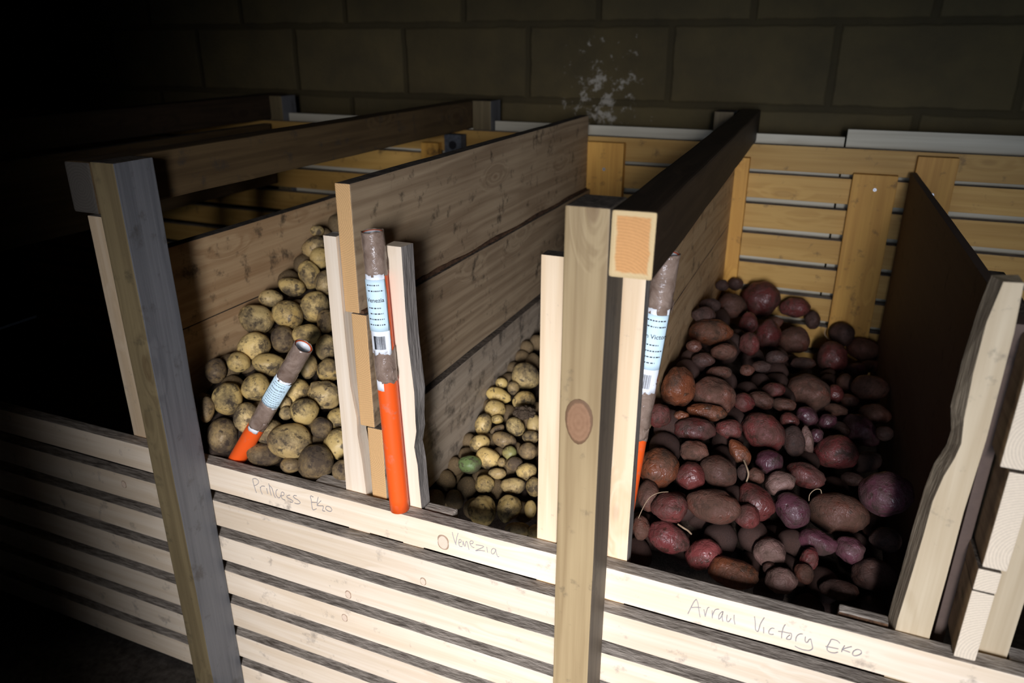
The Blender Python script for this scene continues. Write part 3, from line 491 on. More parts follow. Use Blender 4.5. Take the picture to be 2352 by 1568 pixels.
FILLERS = [('L',(-0.9458,0.0676,1.0677),0.0192),('L',(-0.8492,0.1035,1.0536),0.0193),('L',(-0.7378,0.1006,1.013),0.0192),('L',(-0.9175,0.1147,1.0837),0.0201),('L',(-0.7632,0.1189,1.0319),0.02),('L',(-0.9458,0.1385,1.1066),0.0226),('L',(-0.8382,0.1586,1.0801),0.0189),('L',(-0.8456,0.1987,1.1047),0.0185),('L',(-0.648,0.2104,1.0672),0.0224),('L',(-0.6884,0.2342,1.0803),0.0191),('L',(-0.8992,0.2889,1.1731),0.0191),('L',(-0.7149,0.3027,1.1179),0.0206),('L',(-0.6722,0.3005,1.1167),0.0232),('L',(-0.9458,0.3271,1.2104),0.0231),('L',(-0.6425,0.3182,1.1264),0.0188),('L',(-0.7384,0.3416,1.1458),0.0209),('L',(-0.6831,0.3446,1.141),0.019),('L',(-0.945,0.3705,1.234),0.0207),('L',(-0.6544,0.36,1.1495),0.0206),('L',(-0.7873,0.3921,1.1906),0.02),('L',(-0.7567,0.3763,1.1713),0.0227),('L',(-0.7073,0.4013,1.1721),0.02),('L',(-0.6438,0.3991,1.1709),0.0195),('L',(-0.7124,0.4342,1.1902),0.019),('L',(-0.671,0.4248,1.1851),0.0223),('L',(-0.9439,0.444,1.274),0.0191),('L',(-0.8089,0.4424,1.2259),0.0213),('L',(-0.6377,0.4388,1.1928),0.0204),('L',(-0.8995,0.4648,1.2699),0.0214),('L',(-0.8338,0.4754,1.2527),0.0224),('L',(-0.7163,0.4739,1.2121),0.0231),('L',(-0.664,0.4742,1.2123),0.0193),('L',(-0.9356,0.4825,1.2923),0.0208),('L',(-0.9209,0.5127,1.3037),0.0192),('L',(-0.8707,0.5069,1.283),0.0213),('L',(-0.7846,0.5112,1.2553),0.0237),('L',(-0.7297,0.5167,1.239),0.0241),('L',(-0.6682,0.5064,1.2299),0.0237),('L',(-0.8823,0.5377,1.304),0.0199),('L',(-0.8341,0.5352,1.2857),0.022),('L',(-0.6918,0.5359,1.2462),0.0186),('L',(-0.6437,0.5312,1.2436),0.0197),('L',(-0.8755,0.1024,1.0277),0.0238),('L',(-0.9458,0.1814,1.0958),0.0206),('L',(-0.8952,0.172,1.0729),0.0207),('L',(-0.6492,0.2012,1.0276),0.0191),('L',(-0.8821,0.2145,1.0917),0.021),('L',(-0.9383,0.2406,1.1257),0.021),('L',(-0.8508,0.241,1.0953),0.0194),('L',(-0.8896,0.2532,1.1156),0.0227),('L',(-0.6413,0.2986,1.0812),0.0211),('L',(-0.6482,0.3543,1.1118),0.0191),('L',(-0.6427,0.3966,1.1351),0.0208),('L',(-0.6919,0.4496,1.1642),0.0211),('L',(-0.7549,0.4923,1.1999),0.0228),('L',(-0.6487,0.5064,1.1955),0.0191),('L',(-0.8987,0.5338,1.2731),0.0204),('L',(-0.7672,0.5236,1.2214),0.022),('V',(-0.552,0.1642,0.9146),0.0189),('V',(-0.5185,0.1736,0.9174),0.0162),('V',(-0.4781,0.167,0.9154),0.0187),('V',(-0.3959,0.1836,0.9204),0.018),('V',(-0.552,0.2077,0.9277),0.0183),('V',(-0.5094,0.2038,0.9265),0.018),('V',(-0.4596,0.2156,0.93),0.017),('V',(-0.552,0.2415,0.9378),0.0161),('V',(-0.491,0.2301,0.9344),0.018),('V',(-0.4551,0.2613,0.9437),0.0183),('V',(-0.5393,0.2676,0.9456),0.0168),('V',(-0.4802,0.2854,0.951),0.0163),('V',(-0.552,0.3023,0.956),0.0155),('V',(-0.5189,0.3115,0.9588),0.0167),('V',(-0.4586,0.3055,0.957),0.0155),('V',(-0.4684,0.3768,0.9784),0.017),('V',(-0.552,0.3931,0.9833),0.0184),('V',(-0.5111,0.3879,0.9817),0.0181),('V',(-0.4586,0.4098,0.9883),0.0167),('V',(-0.265,0.4154,0.99),0.0194),('V',(-0.4885,0.4287,0.994),0.0182),('V',(-0.2705,0.4493,1.0001),0.0189),('V',(-0.5446,0.473,1.0072),0.0199),('V',(-0.5513,0.5116,1.0188),0.0165),('V',(-0.265,0.5246,1.0227),0.0171),('V',(-0.5485,0.5515,1.0308),0.0155),('V',(-0.5192,0.5424,1.0281),0.0168),('V',(-0.3021,0.5694,1.0362),0.0185),('V',(-0.272,0.5603,1.0335),0.0153),('V',(-0.5501,0.5796,1.0392),0.0161),('V',(-0.266,0.5862,1.0412),0.0153),('V',(-0.5351,0.6032,1.0463),0.0162),('V',(-0.5514,0.1904,0.894),0.0186),('V',(-0.5496,0.2472,0.911),0.0156),('V',(-0.4425,0.3399,0.9388),0.0176),('V',(-0.265,0.4932,0.9848),0.0193),('V',(-0.2806,0.518,0.9922),0.0158),('V',(-0.265,0.55,1.0019),0.0178),('V',(-0.2694,0.5837,1.012),0.0194),('R',(-0.1822,0.0993,0.9585),0.0217),('R',(0.0011,0.1114,0.939),0.0216),('R',(0.0513,0.103,0.928),0.0237),('R',(0.1091,0.1087,0.9207),0.0209),('R',(-0.0747,0.1519,0.9769),0.025),('R',(0.0226,0.1503,0.9505),0.0248),('R',(0.069,0.1571,0.9403),0.0246),('R',(0.1352,0.1478,0.9209),0.0221),('R',(-0.14,0.1676,1.0065),0.0232),('R',(-0.0313,0.1791,0.9795),0.0223),('R',(0.0214,0.1947,0.9682),0.0218),('R',(-0.0719,0.2156,1.0086),0.0212),('R',(-0.1803,0.2375,1.0573),0.0256),('R',(0.1108,0.2706,0.9378),0.0229),('R',(-0.1857,0.2872,1.0728),0.0261),('R',(-0.096,0.2861,1.0319),0.0217),('R',(-0.0963,0.3335,1.0412),0.0234),('R',(-0.0319,0.3443,1.011),0.0225),('R',(-0.0982,0.3842,1.0521),0.0225),('R',(0.0761,0.3922,0.9594),0.0209),('R',(0.0273,0.4064,0.9872),0.0211),('R',(-0.1857,0.4261,1.1101),0.0214),('R',(-0.1819,0.4806,1.1119),0.026),('R',(-0.1239,0.4798,1.0783),0.0212),('R',(-0.0873,0.4827,1.0569),0.0257),('R',(0.0252,0.5072,0.9909),0.026),('R',(-0.0586,0.5316,1.0379),0.0223),('R',(-0.0706,0.5743,1.0426),0.0224),('R',(-0.0322,0.5754,1.0211),0.0272),('R',(-0.1854,0.6161,1.1036),0.0223),('R',(-0.1488,0.6275,1.0827),0.0257),('R',(-0.0457,0.6239,1.0265),0.0251),('R',(0.04,0.6105,0.98),0.0213),('R',(-0.1423,0.671,1.0763),0.0245),('R',(-0.0483,0.6713,1.0259),0.0267),('R',(-0.096,0.6792,1.051),0.0244),('R',(0.0998,0.7148,0.9448),0.0259),('R',(-0.1349,0.7336,1.0644),0.0241),('R',(-0.1857,0.8131,1.0747),0.0246),('R',(-0.0541,0.795,1.0134),0.0218),('R',(-0.1331,0.8253,1.0469),0.021),('R',(-0.0243,0.8257,0.9944),0.0211),('R',(0.0565,0.8317,0.9548),0.0235),('R',(0.0586,0.8778,0.9489),0.0226),('R',(-0.1833,0.1505,0.9653),0.0261),('R',(-0.1264,0.1486,0.949),0.0244),('R',(0.0754,0.1536,0.8986),0.0226),('R',(-0.0237,0.169,0.933),0.0239),('R',(-0.1082,0.1964,0.9782),0.0214),('R',(-0.0074,0.2247,0.9452),0.0256)]
PENCIL = {'Princess Eko':[[(-0.7913,0.9932),(-0.7908,0.985),(-0.7892,0.9754),(-0.7876,0.9682)],[(-0.7913,0.9932),(-0.786,0.9954),(-0.7808,0.9941),(-0.7797,0.9903),(-0.7831,0.9853),(-0.7902,0.9806)],[(-0.7779,0.9815),(-0.7776,0.9749),(-0.7755,0.9683)],[(-0.7777,0.9799),(-0.7744,0.9841),(-0.768,0.9853)],[(-0.7649,0.9823),(-0.7641,0.9725)],[(-0.7589,0.9929),(-0.7582,0.9798),(-0.7572,0.9713)],[(-0.7585,0.9897),(-0.7539,0.9851),(-0.7513,0.9724),(-0.7487,0.9689)],[(-0.7428,0.9854),(-0.7458,0.983),(-0.7473,0.9759),(-0.7453,0.9714),(-0.741,0.9705),(-0.7385,0.9757)],[(-0.7368,0.9753),(-0.7317,0.9778),(-0.7307,0.9818),(-0.7331,0.9833),(-0.736,0.9813),(-0.7374,0.9743),(-0.735,0.9699),(-0.7303,0.9691)],[(-0.7191,0.9811),(-0.7232,0.9796),(-0.7258,0.9765),(-0.7239,0.9745),(-0.7172,0.9729),(-0.7148,0.971),(-0.7165,0.9685),(-0.7204,0.9681)],[(-0.7059,0.9832),(-0.7098,0.983),(-0.7127,0.9806),(-0.7105,0.9779),(-0.7047,0.9761),(-0.7008,0.973),(-0.7016,0.9703),(-0.7066,0.9682),(-0.7117,0.9685)],[(-0.6734,0.9895),(-0.6788,0.9898),(-0.6781,0.9814),(-0.6781,0.9716),(-0.6781,0.9674),(-0.6763,0.965),(-0.6727,0.9668),(-0.67,0.9688)],[(-0.6784,0.9788),(-0.6729,0.9796),(-0.6685,0.981)],[(-0.664,0.9915),(-0.6666,0.9836),(-0.668,0.975)],[(-0.6592,0.9863),(-0.6634,0.9819),(-0.6674,0.9764)],[(-0.6675,0.9751),(-0.6607,0.9765),(-0.6564,0.9773),(-0.6569,0.973),(-0.6586,0.9693),(-0.6571,0.9681),(-0.6541,0.9685)],[(-0.6497,0.9786),(-0.6521,0.9751),(-0.6512,0.9721),(-0.6464,0.9705),(-0.6421,0.9717),(-0.6406,0.9749),(-0.643,0.9788),(-0.6479,0.9791),(-0.6506,0.9776)]],'Venezia':[[(-0.431,0.9923),(-0.4287,0.9817),(-0.4254,0.972)],[(-0.4215,0.9937),(-0.4239,0.9851),(-0.426,0.9741)],[(-0.4211,0.9769),(-0.4175,0.9792),(-0.4171,0.9825),(-0.4188,0.9836),(-0.4204,0.9816),(-0.4209,0.9756),(-0.4195,0.9715),(-0.4153,0.9721)],[(-0.4141,0.9821),(-0.4143,0.975)],[(-0.4141,0.9821),(-0.4111,0.9737),(-0.4094,0.9815),(-0.4079,0.9829),(-0.4063,0.9773),(-0.4047,0.9701)],[(-0.403,0.9809),(-0.3991,0.982),(-0.3976,0.985),(-0.399,0.9865),(-0.4017,0.9857),(-0.4029,0.9828),(-0.4021,0.9792),(-0.3992,0.9762),(-0.3963,0.9761)],[(-0.3936,0.9817),(-0.381,0.9822),(-0.3941,0.9713),(-0.387,0.9737),(-0.3797,0.9748)],[(-0.3764,0.9829),(-0.3754,0.974)],[(-0.3632,0.983),(-0.3666,0.9832),(-0.3692,0.9793),(-0.3693,0.9748),(-0.3667,0.9737),(-0.3638,0.9777),(-0.3626,0.9832),(-0.3618,0.9777),(-0.3598,0.9719),(-0.3575,0.972)]],'Arran Victory Eko':[[(-0.0911,0.9624),(-0.0881,0.9739),(-0.0851,0.9842),(-0.0827,0.9887)],[(-0.0827,0.9887),(-0.0802,0.983),(-0.0778,0.9717),(-0.0755,0.9625)],[(-0.0878,0.9736),(-0.0832,0.9757),(-0.0761,0.9777)],[(-0.072,0.9759),(-0.0694,0.9657)],[(-0.0694,0.9657),(-0.0685,0.9749),(-0.0674,0.9803),(-0.0658,0.9815)],[(-0.0619,0.9779),(-0.0606,0.9662)],[(-0.0609,0.9697),(-0.0593,0.9774),(-0.0575,0.981),(-0.0538,0.9827)],[(-0.049,0.9809),(-0.0516,0.9772),(-0.053,0.9724),(-0.0528,0.9675),(-0.0508,0.9697),(-0.049,0.976),(-0.0487,0.981),(-0.0489,0.9725),(-0.0474,0.9655)],[(-0.0431,0.9773),(-0.0432,0.9702),(-0.0418,0.9672),(-0.0397,0.9686),(-0.0381,0.9734)],[(-0.035,0.9801),(-0.0341,0.972),(-0.0324,0.9662)],[(-0.0109,0.9857),(-0.009,0.9766),(-0.0077,0.9672),(-0.0049,0.9644),(-0.0039,0.9672),(-0.0026,0.9782),(0.0005,0.9883)],[(0.0015,0.9733),(0.0025,0.9646)],[(0.0138,0.976),(0.0105,0.9752),(0.0084,0.9709),(0.0083,0.9667),(0.0111,0.9656),(0.0141,0.967)],[(0.0253,0.9863),(0.0237,0.9806),(0.0232,0.9721),(0.0236,0.9645)],[(0.0186,0.9732),(0.025,0.9745),(0.0317,0.9748)],[(0.0317,0.9748),(0.0337,0.9752),(0.0345,0.9706),(0.0338,0.9662),(0.0308,0.9651),(0.0292,0.9655),(0.0303,0.9691),(0.0325,0.9726)],[(0.0401,0.9657),(0.0398,0.9698),(0.0409,0.975),(0.0436,0.9781),(0.0465,0.9791)],[(0.0499,0.9762),(0.0502,0.9708),(0.0515,0.9682),(0.0534,0.9692),(0.0544,0.9731),(0.0562,0.9751)],[(0.0562,0.9751),(0.0575,0.9707),(0.06,0.9626),(0.0589,0.9594),(0.0562,0.9569),(0.0491,0.9558),(0.0439,0.9566),(0.0401,0.958)],[(0.0879,0.9803),(0.0846,0.9828),(0.0787,0.9827),(0.0774,0.9781),(0.0758,0.9713),(0.0757,0.9671),(0.0768,0.9645),(0.0805,0.9631),(0.0849,0.964),(0.088,0.9666)],[(0.0736,0.9698),(0.0794,0.9706),(0.0878,0.9713)],[(0.0936,0.9786),(0.0924,0.9734),(0.0917,0.9683)],[(0.1012,0.9801),(0.0964,0.9763),(0.0916,0.9721)],[(0.0916,0.9721),(0.0962,0.9714),(0.1006,0.971)],[(0.1065,0.9773),(0.1041,0.9737),(0.1039,0.9689),(0.1065,0.9678),(0.1101,0.9702),(0.1126,0.9739),(0.1118,0.9773),(0.1092,0.9784),(0.1065,0.9773)]]}
KNOTS = [(-0.4468, 0.9701, 0.0093), (-0.6258, 0.816, 0.0056), (-0.6376, 0.7647, 0.0056), (-1.0962, 0.9072, 0.0056), (-0.4842, 0.8876, 0.005)]


# ================================================================ slatted front of the bins
front = tag(empty('slat_fence', (-.3, 0, .5)), 'pale pine slat front of the potato bins with two square posts and upright guide stakes', 'bin front')
PITCH, SH = .0724, .05
for k in range(7):
    z1 = 1.0 - k * PITCH
    s = board('slat', (-2.6, 0, z1 - SH), (1.05, .024, z1), M['pine_x'], front, {'+z': M['soil_top']}, segs=60, wob=.0007, seed=k)
    if k == 0:
        tag(s, 'top slat with pencilled variety names')
        for word, strokes in PENCIL.items():
            b2 = bmesh.new()
            for st in strokes: tube(b2, smooth_line([(x, -.0007, z) for x, z in st], 4), .00055, 6, .9)
            w = finish(b2, 'lettering', M['pencil']); w.parent = s; w.matrix_parent_inverse = s.matrix_basis.inverted()
            tag(w, 'handwritten pencil word ' + word)
    for (x, z, r) in KNOTS:
        if z1 - SH < z < z1:
            b2 = bmesh.new()
            bmesh.ops.create_cone(b2, cap_ends=True, segments=28, radius1=r * 1.12, radius2=r * 1.05, depth=.0008, matrix=Matrix.Rotation(R(90), 4, 'X'))
            for v in b2.verts: v.co.x *= .85 + .25 * abs(v.co.z) / r; v.co.z *= 1.25
            kn = finish(b2, 'knot', M['knot'], None, (x, -.0003, z)); kn.parent = s; kn.matrix_parent_inverse = s.matrix_basis.inverted()
# posts stand in front of the slats
p = board('post', (-.93, -.068, .5), (-.886, -.0012, 1.497), M['greenish_z'], front, {'+x': M['weathered_z'], '+z': M['dark_top']}, bev=.002, segs=14, wob=.0012, seed=3)
tag(p, 'weathered post, green-brown in front and grey on its side')
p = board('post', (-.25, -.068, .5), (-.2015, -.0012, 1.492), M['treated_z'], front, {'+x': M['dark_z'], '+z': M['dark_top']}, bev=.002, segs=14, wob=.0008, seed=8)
tag(p, 'yellowish treated post with one big reddish knot')
b2 = bmesh.new()
bmesh.ops.create_uvsphere(b2, u_segments=28, v_segments=10, radius=1)
for v in b2.verts: v.co = Vector((v.co.x * .0165 * (1 + .15 * v.co.z), v.co.y * .0010, v.co.z * .029))
kn = finish(b2, 'knot', M['knot_red'], None, (-.2265, -.0683, 1.246), smooth=True); kn.parent = p; kn.matrix_parent_inverse = p.matrix_basis.inverted()

# upright guide stakes behind the slats
Y0, Y1 = .0262, .050
def st(name, outline, mat, label, **kw):
    s = slab(name, outline, kw.pop('y0', Y0), kw.pop('y1', Y1), mat, front, **kw); tag(s, label); return s
board('stake', (-1.079, Y0, .95), (-1.037, Y1, 1.392), M['pine_z'], front, {'+z': M['soil_top']}, seed=21)
st('stake', [(-.632, .9), (-.593, .9), (-.5935, 1.01), (-.596, 1.06), (-.6, 1.10), (-.599, 1.13), (-.605, 1.18), (-.6065, 1.25), (-.607, 1.30), (-.6075, 1.403), (-.628, 1.403), (-.6285, 1.25), (-.6275, 1.12)],
   M['pale_z'], 'pale stake with a wavy edge', side=M['soil_top'], sidetest=lambda x, z: z > 1.402)
ed = [(-.506, 1.399), (-.505, 1.314), (-.504, 1.271), (-.498, 1.19), (-.4985, 1.145), (-.498, 1.129), (-.503, 1.102), (-.499, 1.073), (-.498, 1.04), (-.496, 1.0), (-.496, .9)]
ed_b = [(x + (.004 if z > 1.15 else .001) , z) for x, z in ed]
st('stake', [(-.532, .9), (-.5325, 1.2), (-.531, 1.399)] + ed, M['pale_z'], 'stake with a grey wavy bark edge', side=M['greybark'],
   sidetest=lambda x, z: x > -.515, back=[(-.532, .9), (-.5325, 1.2), (-.531, 1.399)] + ed_b)
board('stake', (-.311, Y0, .9), (-.282, Y1, 1.410), M['pine_z'], front, {'+z': M['dark_top']}, seed=5)
board('stake', (-.2125, Y0, .9), (-.181, Y1, 1.4155), M['pine_z'], front, {'+z': M['dark_top'], '+x': M['greybark']}, seed=6)
fe = [(.146, .9), (.146, 1.015), (.148, 1.058), (.151, 1.134), (.152, 1.18), (.1565, 1.213), (.1625, 1.237), (.165, 1.255), (.162, 1.283), (.160, 1.336), (.1605, 1.39), (.166, 1.433)]
be = [(.1400, .9), (.1405, 1.012), (.1425, 1.058), (.1445, 1.134), (.1465, 1.18), (.150, 1.211), (.1575, 1.237), (.1585, 1.255), (.1525, 1.283), (.153, 1.336), (.156, 1.39), (.160, 1.431)]
rt = [(.183, 1.434), (.1855, 1.383), (.186, 1.263), (.183, 1.174), (.183, 1.087), (.182, 1.0), (.182, .9)]
st('stake', fe + rt, M['tan_z'], 'stake with a deep wavy waney edge', side=M['tanbark'], sidetest=lambda x, z: x < .168 and z < 1.432, back=be + rt, y1=.056)
board('stake', (.2285, .031, .9), (.262, .055, 1.46), M['tan_z'], front, seed=15)
# short cross battens nailed behind the top slat
board('batten', (-.69, .0262, .955), (-.634, .052, .998), M['soil_top'], front, seed=31)
board('batten', (-.494, .0300, .972), (-.445, .0465, .999), M['soil_top'], front, seed=32, bev=.003)
board('batten', (.083, .0300, .965), (.139, .047, 1.001), M['soil_top'], front, {'-y': M['bark']}, seed=33, bev=.004)
board('batten', (.264, .0262, .965), (.36, .05, .998), M['soil_top'], front, seed=34)

# ================================================================ slatted back of the bins
back = tag(empty('slat_fence', (-.3, 1.1, .5)), 'amber pine slat wall at the back of the bins with upright boards screwed on', 'bin back wall')
for k in range(13):
    z1 = (1.422 if k == 0 else 1.427) - k * .0725
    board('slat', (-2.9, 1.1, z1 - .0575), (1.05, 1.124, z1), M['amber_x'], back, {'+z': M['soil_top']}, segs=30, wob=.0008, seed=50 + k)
def screw(par, x, y, z):
    b2 = bmesh.new()
    bmesh.ops.create_cone(b2, cap_ends=True, segments=16, radius1=.0045, radius2=.0036, depth=.002, matrix=Matrix.Rotation(R(90), 4, 'X'))
    for a in (0, 90):
        r = bmesh.ops.create_cube(b2, size=1, matrix=Matrix.Rotation(R(a), 4, 'Y') @ Matrix.Diagonal((.0042, .0006, .0009, 1)))
        for v in r['verts']: v.co.y -= .001
        for f in {f for v in r['verts'] for f in v.link_faces}: f.material_index = 1
    o = finish(b2, 'screw', [M['steel'], M['slot']], None, (x, y - .001, z)); o.parent = par; o.matrix_parent_inverse = par.matrix_basis.inverted()
for x0, x1, zt, sc, sd in ((-1.068, -1.014, 1.386, None, 61), (-.586, -.491, 1.411, (-.539, 1.345), 62), (-.25, -.186, 1.392, None, 63), (.041, .133, 1.370, (.090, 1.338), 64), (.164, .243, 1.415, (.205, 1.335), 65)):
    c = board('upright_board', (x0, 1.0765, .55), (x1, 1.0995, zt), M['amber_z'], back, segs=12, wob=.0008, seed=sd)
    if sc: screw(c, sc[0], 1.0765, sc[1])
for x0, x1, zt in ((-1.62, -1.57, 1.492), (-.93, -.876, 1.497), (-.285, -.24, 1.49)):
    board('post', (x0, 1.1265, .5), (x1, 1.192, zt), M['greenish_z'], back, {'+x': M['weathered_z'], '+z': M['dark_top']}, segs=8, seed=int(-x0 * 40))
for n, (x0, x1, zt, lab) in enumerate(((-.874, -.288, 1.444, 'pale backing board behind the back slats, between the brown rail and the dark rail'), (-.238, .012, 1.441, 'pale backing board behind the back slats of the red pile'),
        (.016, 1.0, 1.459, 'taller pale backing board beyond the brown panel, at the back wall'), (-1.568, -.932, 1.442, 'pale backing board behind the dark empty bin'))):
    o = board('backing_board', (x0, 1.150, .5), (x1, 1.165, zt), M['board_pale'], None, segs=6, seed=70 + n)
    tag(o, lab, 'board', 'pale boards behind the back slats')
# ================================================================ rails over the partitions
def rail(a, b, w, h, mat, faces, label, seed):
    a = Vector(a); b = Vector(b); d = b - a; L = d.length; ang = math.atan2(-d.x, d.y)
    c = (a + b) / 2
    o = board('top_rail', c - Vector((w / 2, L / 2, h / 2)), c + Vector((w / 2, L / 2, h / 2)), mat, None, faces, bev=.004, segs=20, wob=.0012, rot=(0, 0, ang), seed=seed)
    tag(o, label, 'rail'); return o
rail((-.177, -.068, 1.4535), (-.209, 1.20, 1.460), .0465, .0715, M['dark_y'], {'-y': M['end_orange']}, 'dark timber rail with an orange sawn end, fixed to the yellowish post', 1)
rail((-.9565, -.068, 1.460), (-.9565, 1.19, 1.460), .0495, .0715, M['brown_y'], {'-y': M['end_grey']}, 'brown timber rail with a grey sawn end, fixed to the weathered post', 2)
rail((-1.64, -.068, 1.460), (-1.64, 1.19, 1.460), .0495, .0715, M['dark_y'], None, 'blackish rail over the dark empty bin, beyond the brown rail', 3)
# grey block with a hole under the brown rail
b2 = bmesh.new(); bmesh.ops.create_cube(b2, size=1)
for v in b2.verts: v.co = Vector((v.co.x * .05, v.co.y * .03, v.co.z * .06))
o = finish(b2, 'grey_bracket', M['grey_metal'], None, (-.952, 1.0605, 1.385))
b2 = bmesh.new(); bmesh.ops.create_cone(b2, cap_ends=True, segments=20, radius1=.011, radius2=.011, depth=.004, matrix=Matrix.Rotation(R(90), 4, 'X'))
h = finish(b2, 'hole', M['slot'], None, (-.952, 1.0450, 1.388)); h.parent = o; h.matrix_parent_inverse = o.matrix_basis.inverted()
tag(o, 'small grey block with a round dark hole under the end of the brown rail', 'bracket')

# ================================================================ partition planks, each slid loose between its stakes
def plank(x0, x1, z0, z1, mat, label, group, y0=.031, y1=1.07, faces=None, seed=0, rz=0., bark=None):
    f = {'-y': M['end_plank'], '+z': M['dark_top']}; f.update(faces or {})
    o = board('partition_plank', (x0, y0, z0), (x1, y1, z1), mat, None, f, bev=.0018, segs=16, wob=.0012, seed=seed, rot=(0, 0, rz))
    tag(o, label, 'plank', group)
    if bark:
        b2 = bmesh.new(); n = 60; rows = []
        for i in range(n + 1):
            y = y0 + .004 + (y1 - y0 - .008) * i / n
            w = .010 + .006 * noise.noise(Vector((y * 9, 1, 2))) + .003 * noise.noise(Vector((y * 60, 4, 2)))
            t = .004 + .003 * noise.noise(Vector((y * 25, 7, 2))); zc = bark + .002 * noise.noise(Vector((y * 6, 3, 3)))
            rows.append([b2.verts.new(q) for q in ((x1 - .004, y, zc + w * .5), (x1 + t, y, zc + w * .35), (x1 + t, y, zc - w * .4), (x1 - .004, y, zc - w * .5))])
        for i in range(n):
            for k in range(4): b2.faces.new((rows[i][k], rows[i][(k + 1) % 4], rows[i + 1][(k + 1) % 4], rows[i + 1][k]))
        b2.faces.new(rows[0]); b2.faces.new(rows[-1][::-1])
        k = finish(b2, 'bark_strip', M['bark']); k.parent = o; k.matrix_parent_inverse = o.matrix_basis.inverted(); tag(k, 'brown bark left along the edge')
    return o
G1 = 'planks between the two yellow piles'
plank(-.606, -.582, 1.2945, 1.475, M['old_y'], 'tall sawn plank standing topmost between the two yellow piles', G1, seed=1, bark=1.2945)
plank(-.597, -.572, 1.1165, 1.2935, M['old_y'], 'middle plank between the two yellow piles, under the bark strip', G1, seed=2)
plank(-.585, -.559, .938, 1.1155, M['old_y_dirty'], 'mud-spattered plank at the bottom between the two yellow piles', G1, seed=3)
plank(-.585, -.559, .76, .937, M['old_y_dirty'], 'buried plank under the mud-spattered one', G1, seed=4) if False else None
G2 = 'planks behind the weathered post'
plank(-1.0, -.976, 1.196, 1.337, M['stain_y'], 'orange-stained plank with black marks behind the wider yellow pile', G2, seed=5)
plank(-1.0, -.976, 1.01, 1.195, M['stain_y'], 'shaded plank under the orange-stained one, behind the wider yellow pile', G2, seed=6)
G3 = 'planks behind the yellowish post'
plank(-.2425, -.2165, 1.235, 1.405, M['stain_y'], 'brown plank under the dark rail beside the red pile', G3, seed=7)
plank(-.2425, -.2165, 1.06, 1.234, M['stain_y'], 'lower brown plank beside the red pile, under the dark rail', G3, seed=8)
plank(-1.60, -1.575, 1.24, 1.418, M['brown_y'], 'dim brown plank beyond the brown rail, beside the dark empty bin', 'far planks', seed=9)
# brown panel on the other side of the red pile
o = board('partition_panel', (.1785, .06, .78), (.1905, 1.068, 1.382), M['panel_y'], None, bev=.001, segs=10, wob=.0006)
o.rotation_euler = (0, 0, R(2.2)); o.location.x = .1795
tag(o, 'dark brown smooth panel walling the red pile, behind the wavy stake', 'panel')
G4 = 'short planks beside the brown panel'
for z0, z1, x0, x1, y0, lab in ((1.2425, 1.375, .199, .221, .012, 'topmost of the stacked plank ends between wavy stake and plain stake'), (1.1235, 1.2415, .2035, .227, .008, 'long plank end under the topmost one beside the wavy stake'),
        (1.0945, 1.1225, .200, .2225, .004, 'narrow offcut end third down the stack beside the wavy stake'), (1.0005, 1.0935, .1995, .2215, .004, 'lowest plank end of the stack, standing on the top slat beside the wavy stake')):
    plank(x0, x1, z0, z1, M['pine_x'], lab, G4, y0=y0, y1=(.3 if z0 > 1.2 else .9), faces={'-y': M['end_pale'], '-x': M['old_y']}, seed=int(z0 * 90), rz=R(.6))

# ================================================================ orange tubes with tape and paper labels
def vcol_plastic():
    m, nt, b = newmat('orange_plastic_tube'); v, raw, oi = objvec(nt)
    n = noise_n(nt, raw, 60., 6, .65); d = ramp(nt, n, (.56, (0, 0, 0)), (.68, (1, 1, 1)))
    nt.links.new(mixc(nt, mathn(nt, 'MULTIPLY', d, .45), (.86, .105, .012), (.38, .20, .13)), b.inputs['Base Color']); b.inputs['Roughness'].default_value = .42; return m
def tape_mat():
    m, nt, b = newmat('brown_packing_tape'); v, raw, oi = objvec(nt)
    n = noise_n(nt, raw, 45., 4, .6, .8); w = noise_n(nt, raw, 160., 3, .5, 2.)
    nt.links.new(ramp(nt, n, (.35, (.17, .115, .085)), (.7, (.32, .24, .19))), b.inputs['Base Color'])
    b.inputs['Roughness'].default_value = .18; b.inputs['Specular IOR Level'].default_value = .6
    bump(nt, b, mathn(nt, 'ADD', n, mathn(nt, 'MULTIPLY', w, .4)), .5, .003); return m
M['orange'] = vcol_plastic(); M['tape'] = tape_mat()
M['paper'] = plain('white_label_paper', (.86, .90, .94), .5); M['blue'] = plain('pale_blue_print', (.66, .86, .95), .5)
M['ink'] = plain('black_label_ink', (.02, .02, .025), .5); M['white'] = plain('white_plastic_rim', (.8, .82, .85), .4)
def arc_patch(bm, r, a0, a1, z0, z1, nu=16, nz=8, wob=0., thick=.0003, seed=0, edge=0.):
    g = []
    for layer in (0, 1):
        rows = []
        for j in range(nz + 1):
            row = []
            for i in range(nu + 1):
                a = a0 + (a1 - a0) * i / nu; z = z0 + (z1 - z0) * j / nz
                if edge and j in (0, nz): z += edge * noise.noise(Vector((a * 3, j, seed)))
                rr = r + thick * layer + (wob * noise.noise(Vector((a * 2.2, z * 70, seed))) if wob else 0)
                row.append(bm.verts.new((rr * math.sin(a), -rr * math.cos(a), z)))
            rows.append(row)
        g.append(rows)
    for L in (0, 1):
        for j in range(nz):
            for i in range(nu): bm.faces.new((g[L][j][i], g[L][j][i + 1], g[L][j + 1][i + 1], g[L][j + 1][i]))
    for j in range(nz):
        for i in (0, nu): bm.faces.new((g[0][j][i], g[0][j + 1][i], g[1][j + 1][i], g[1][j][i]))
    for i in range(nu):
        for j in (0, nz): bm.faces.new((g[0][j][i], g[0][j][i + 1], g[1][j][i + 1], g[1][j][i]))
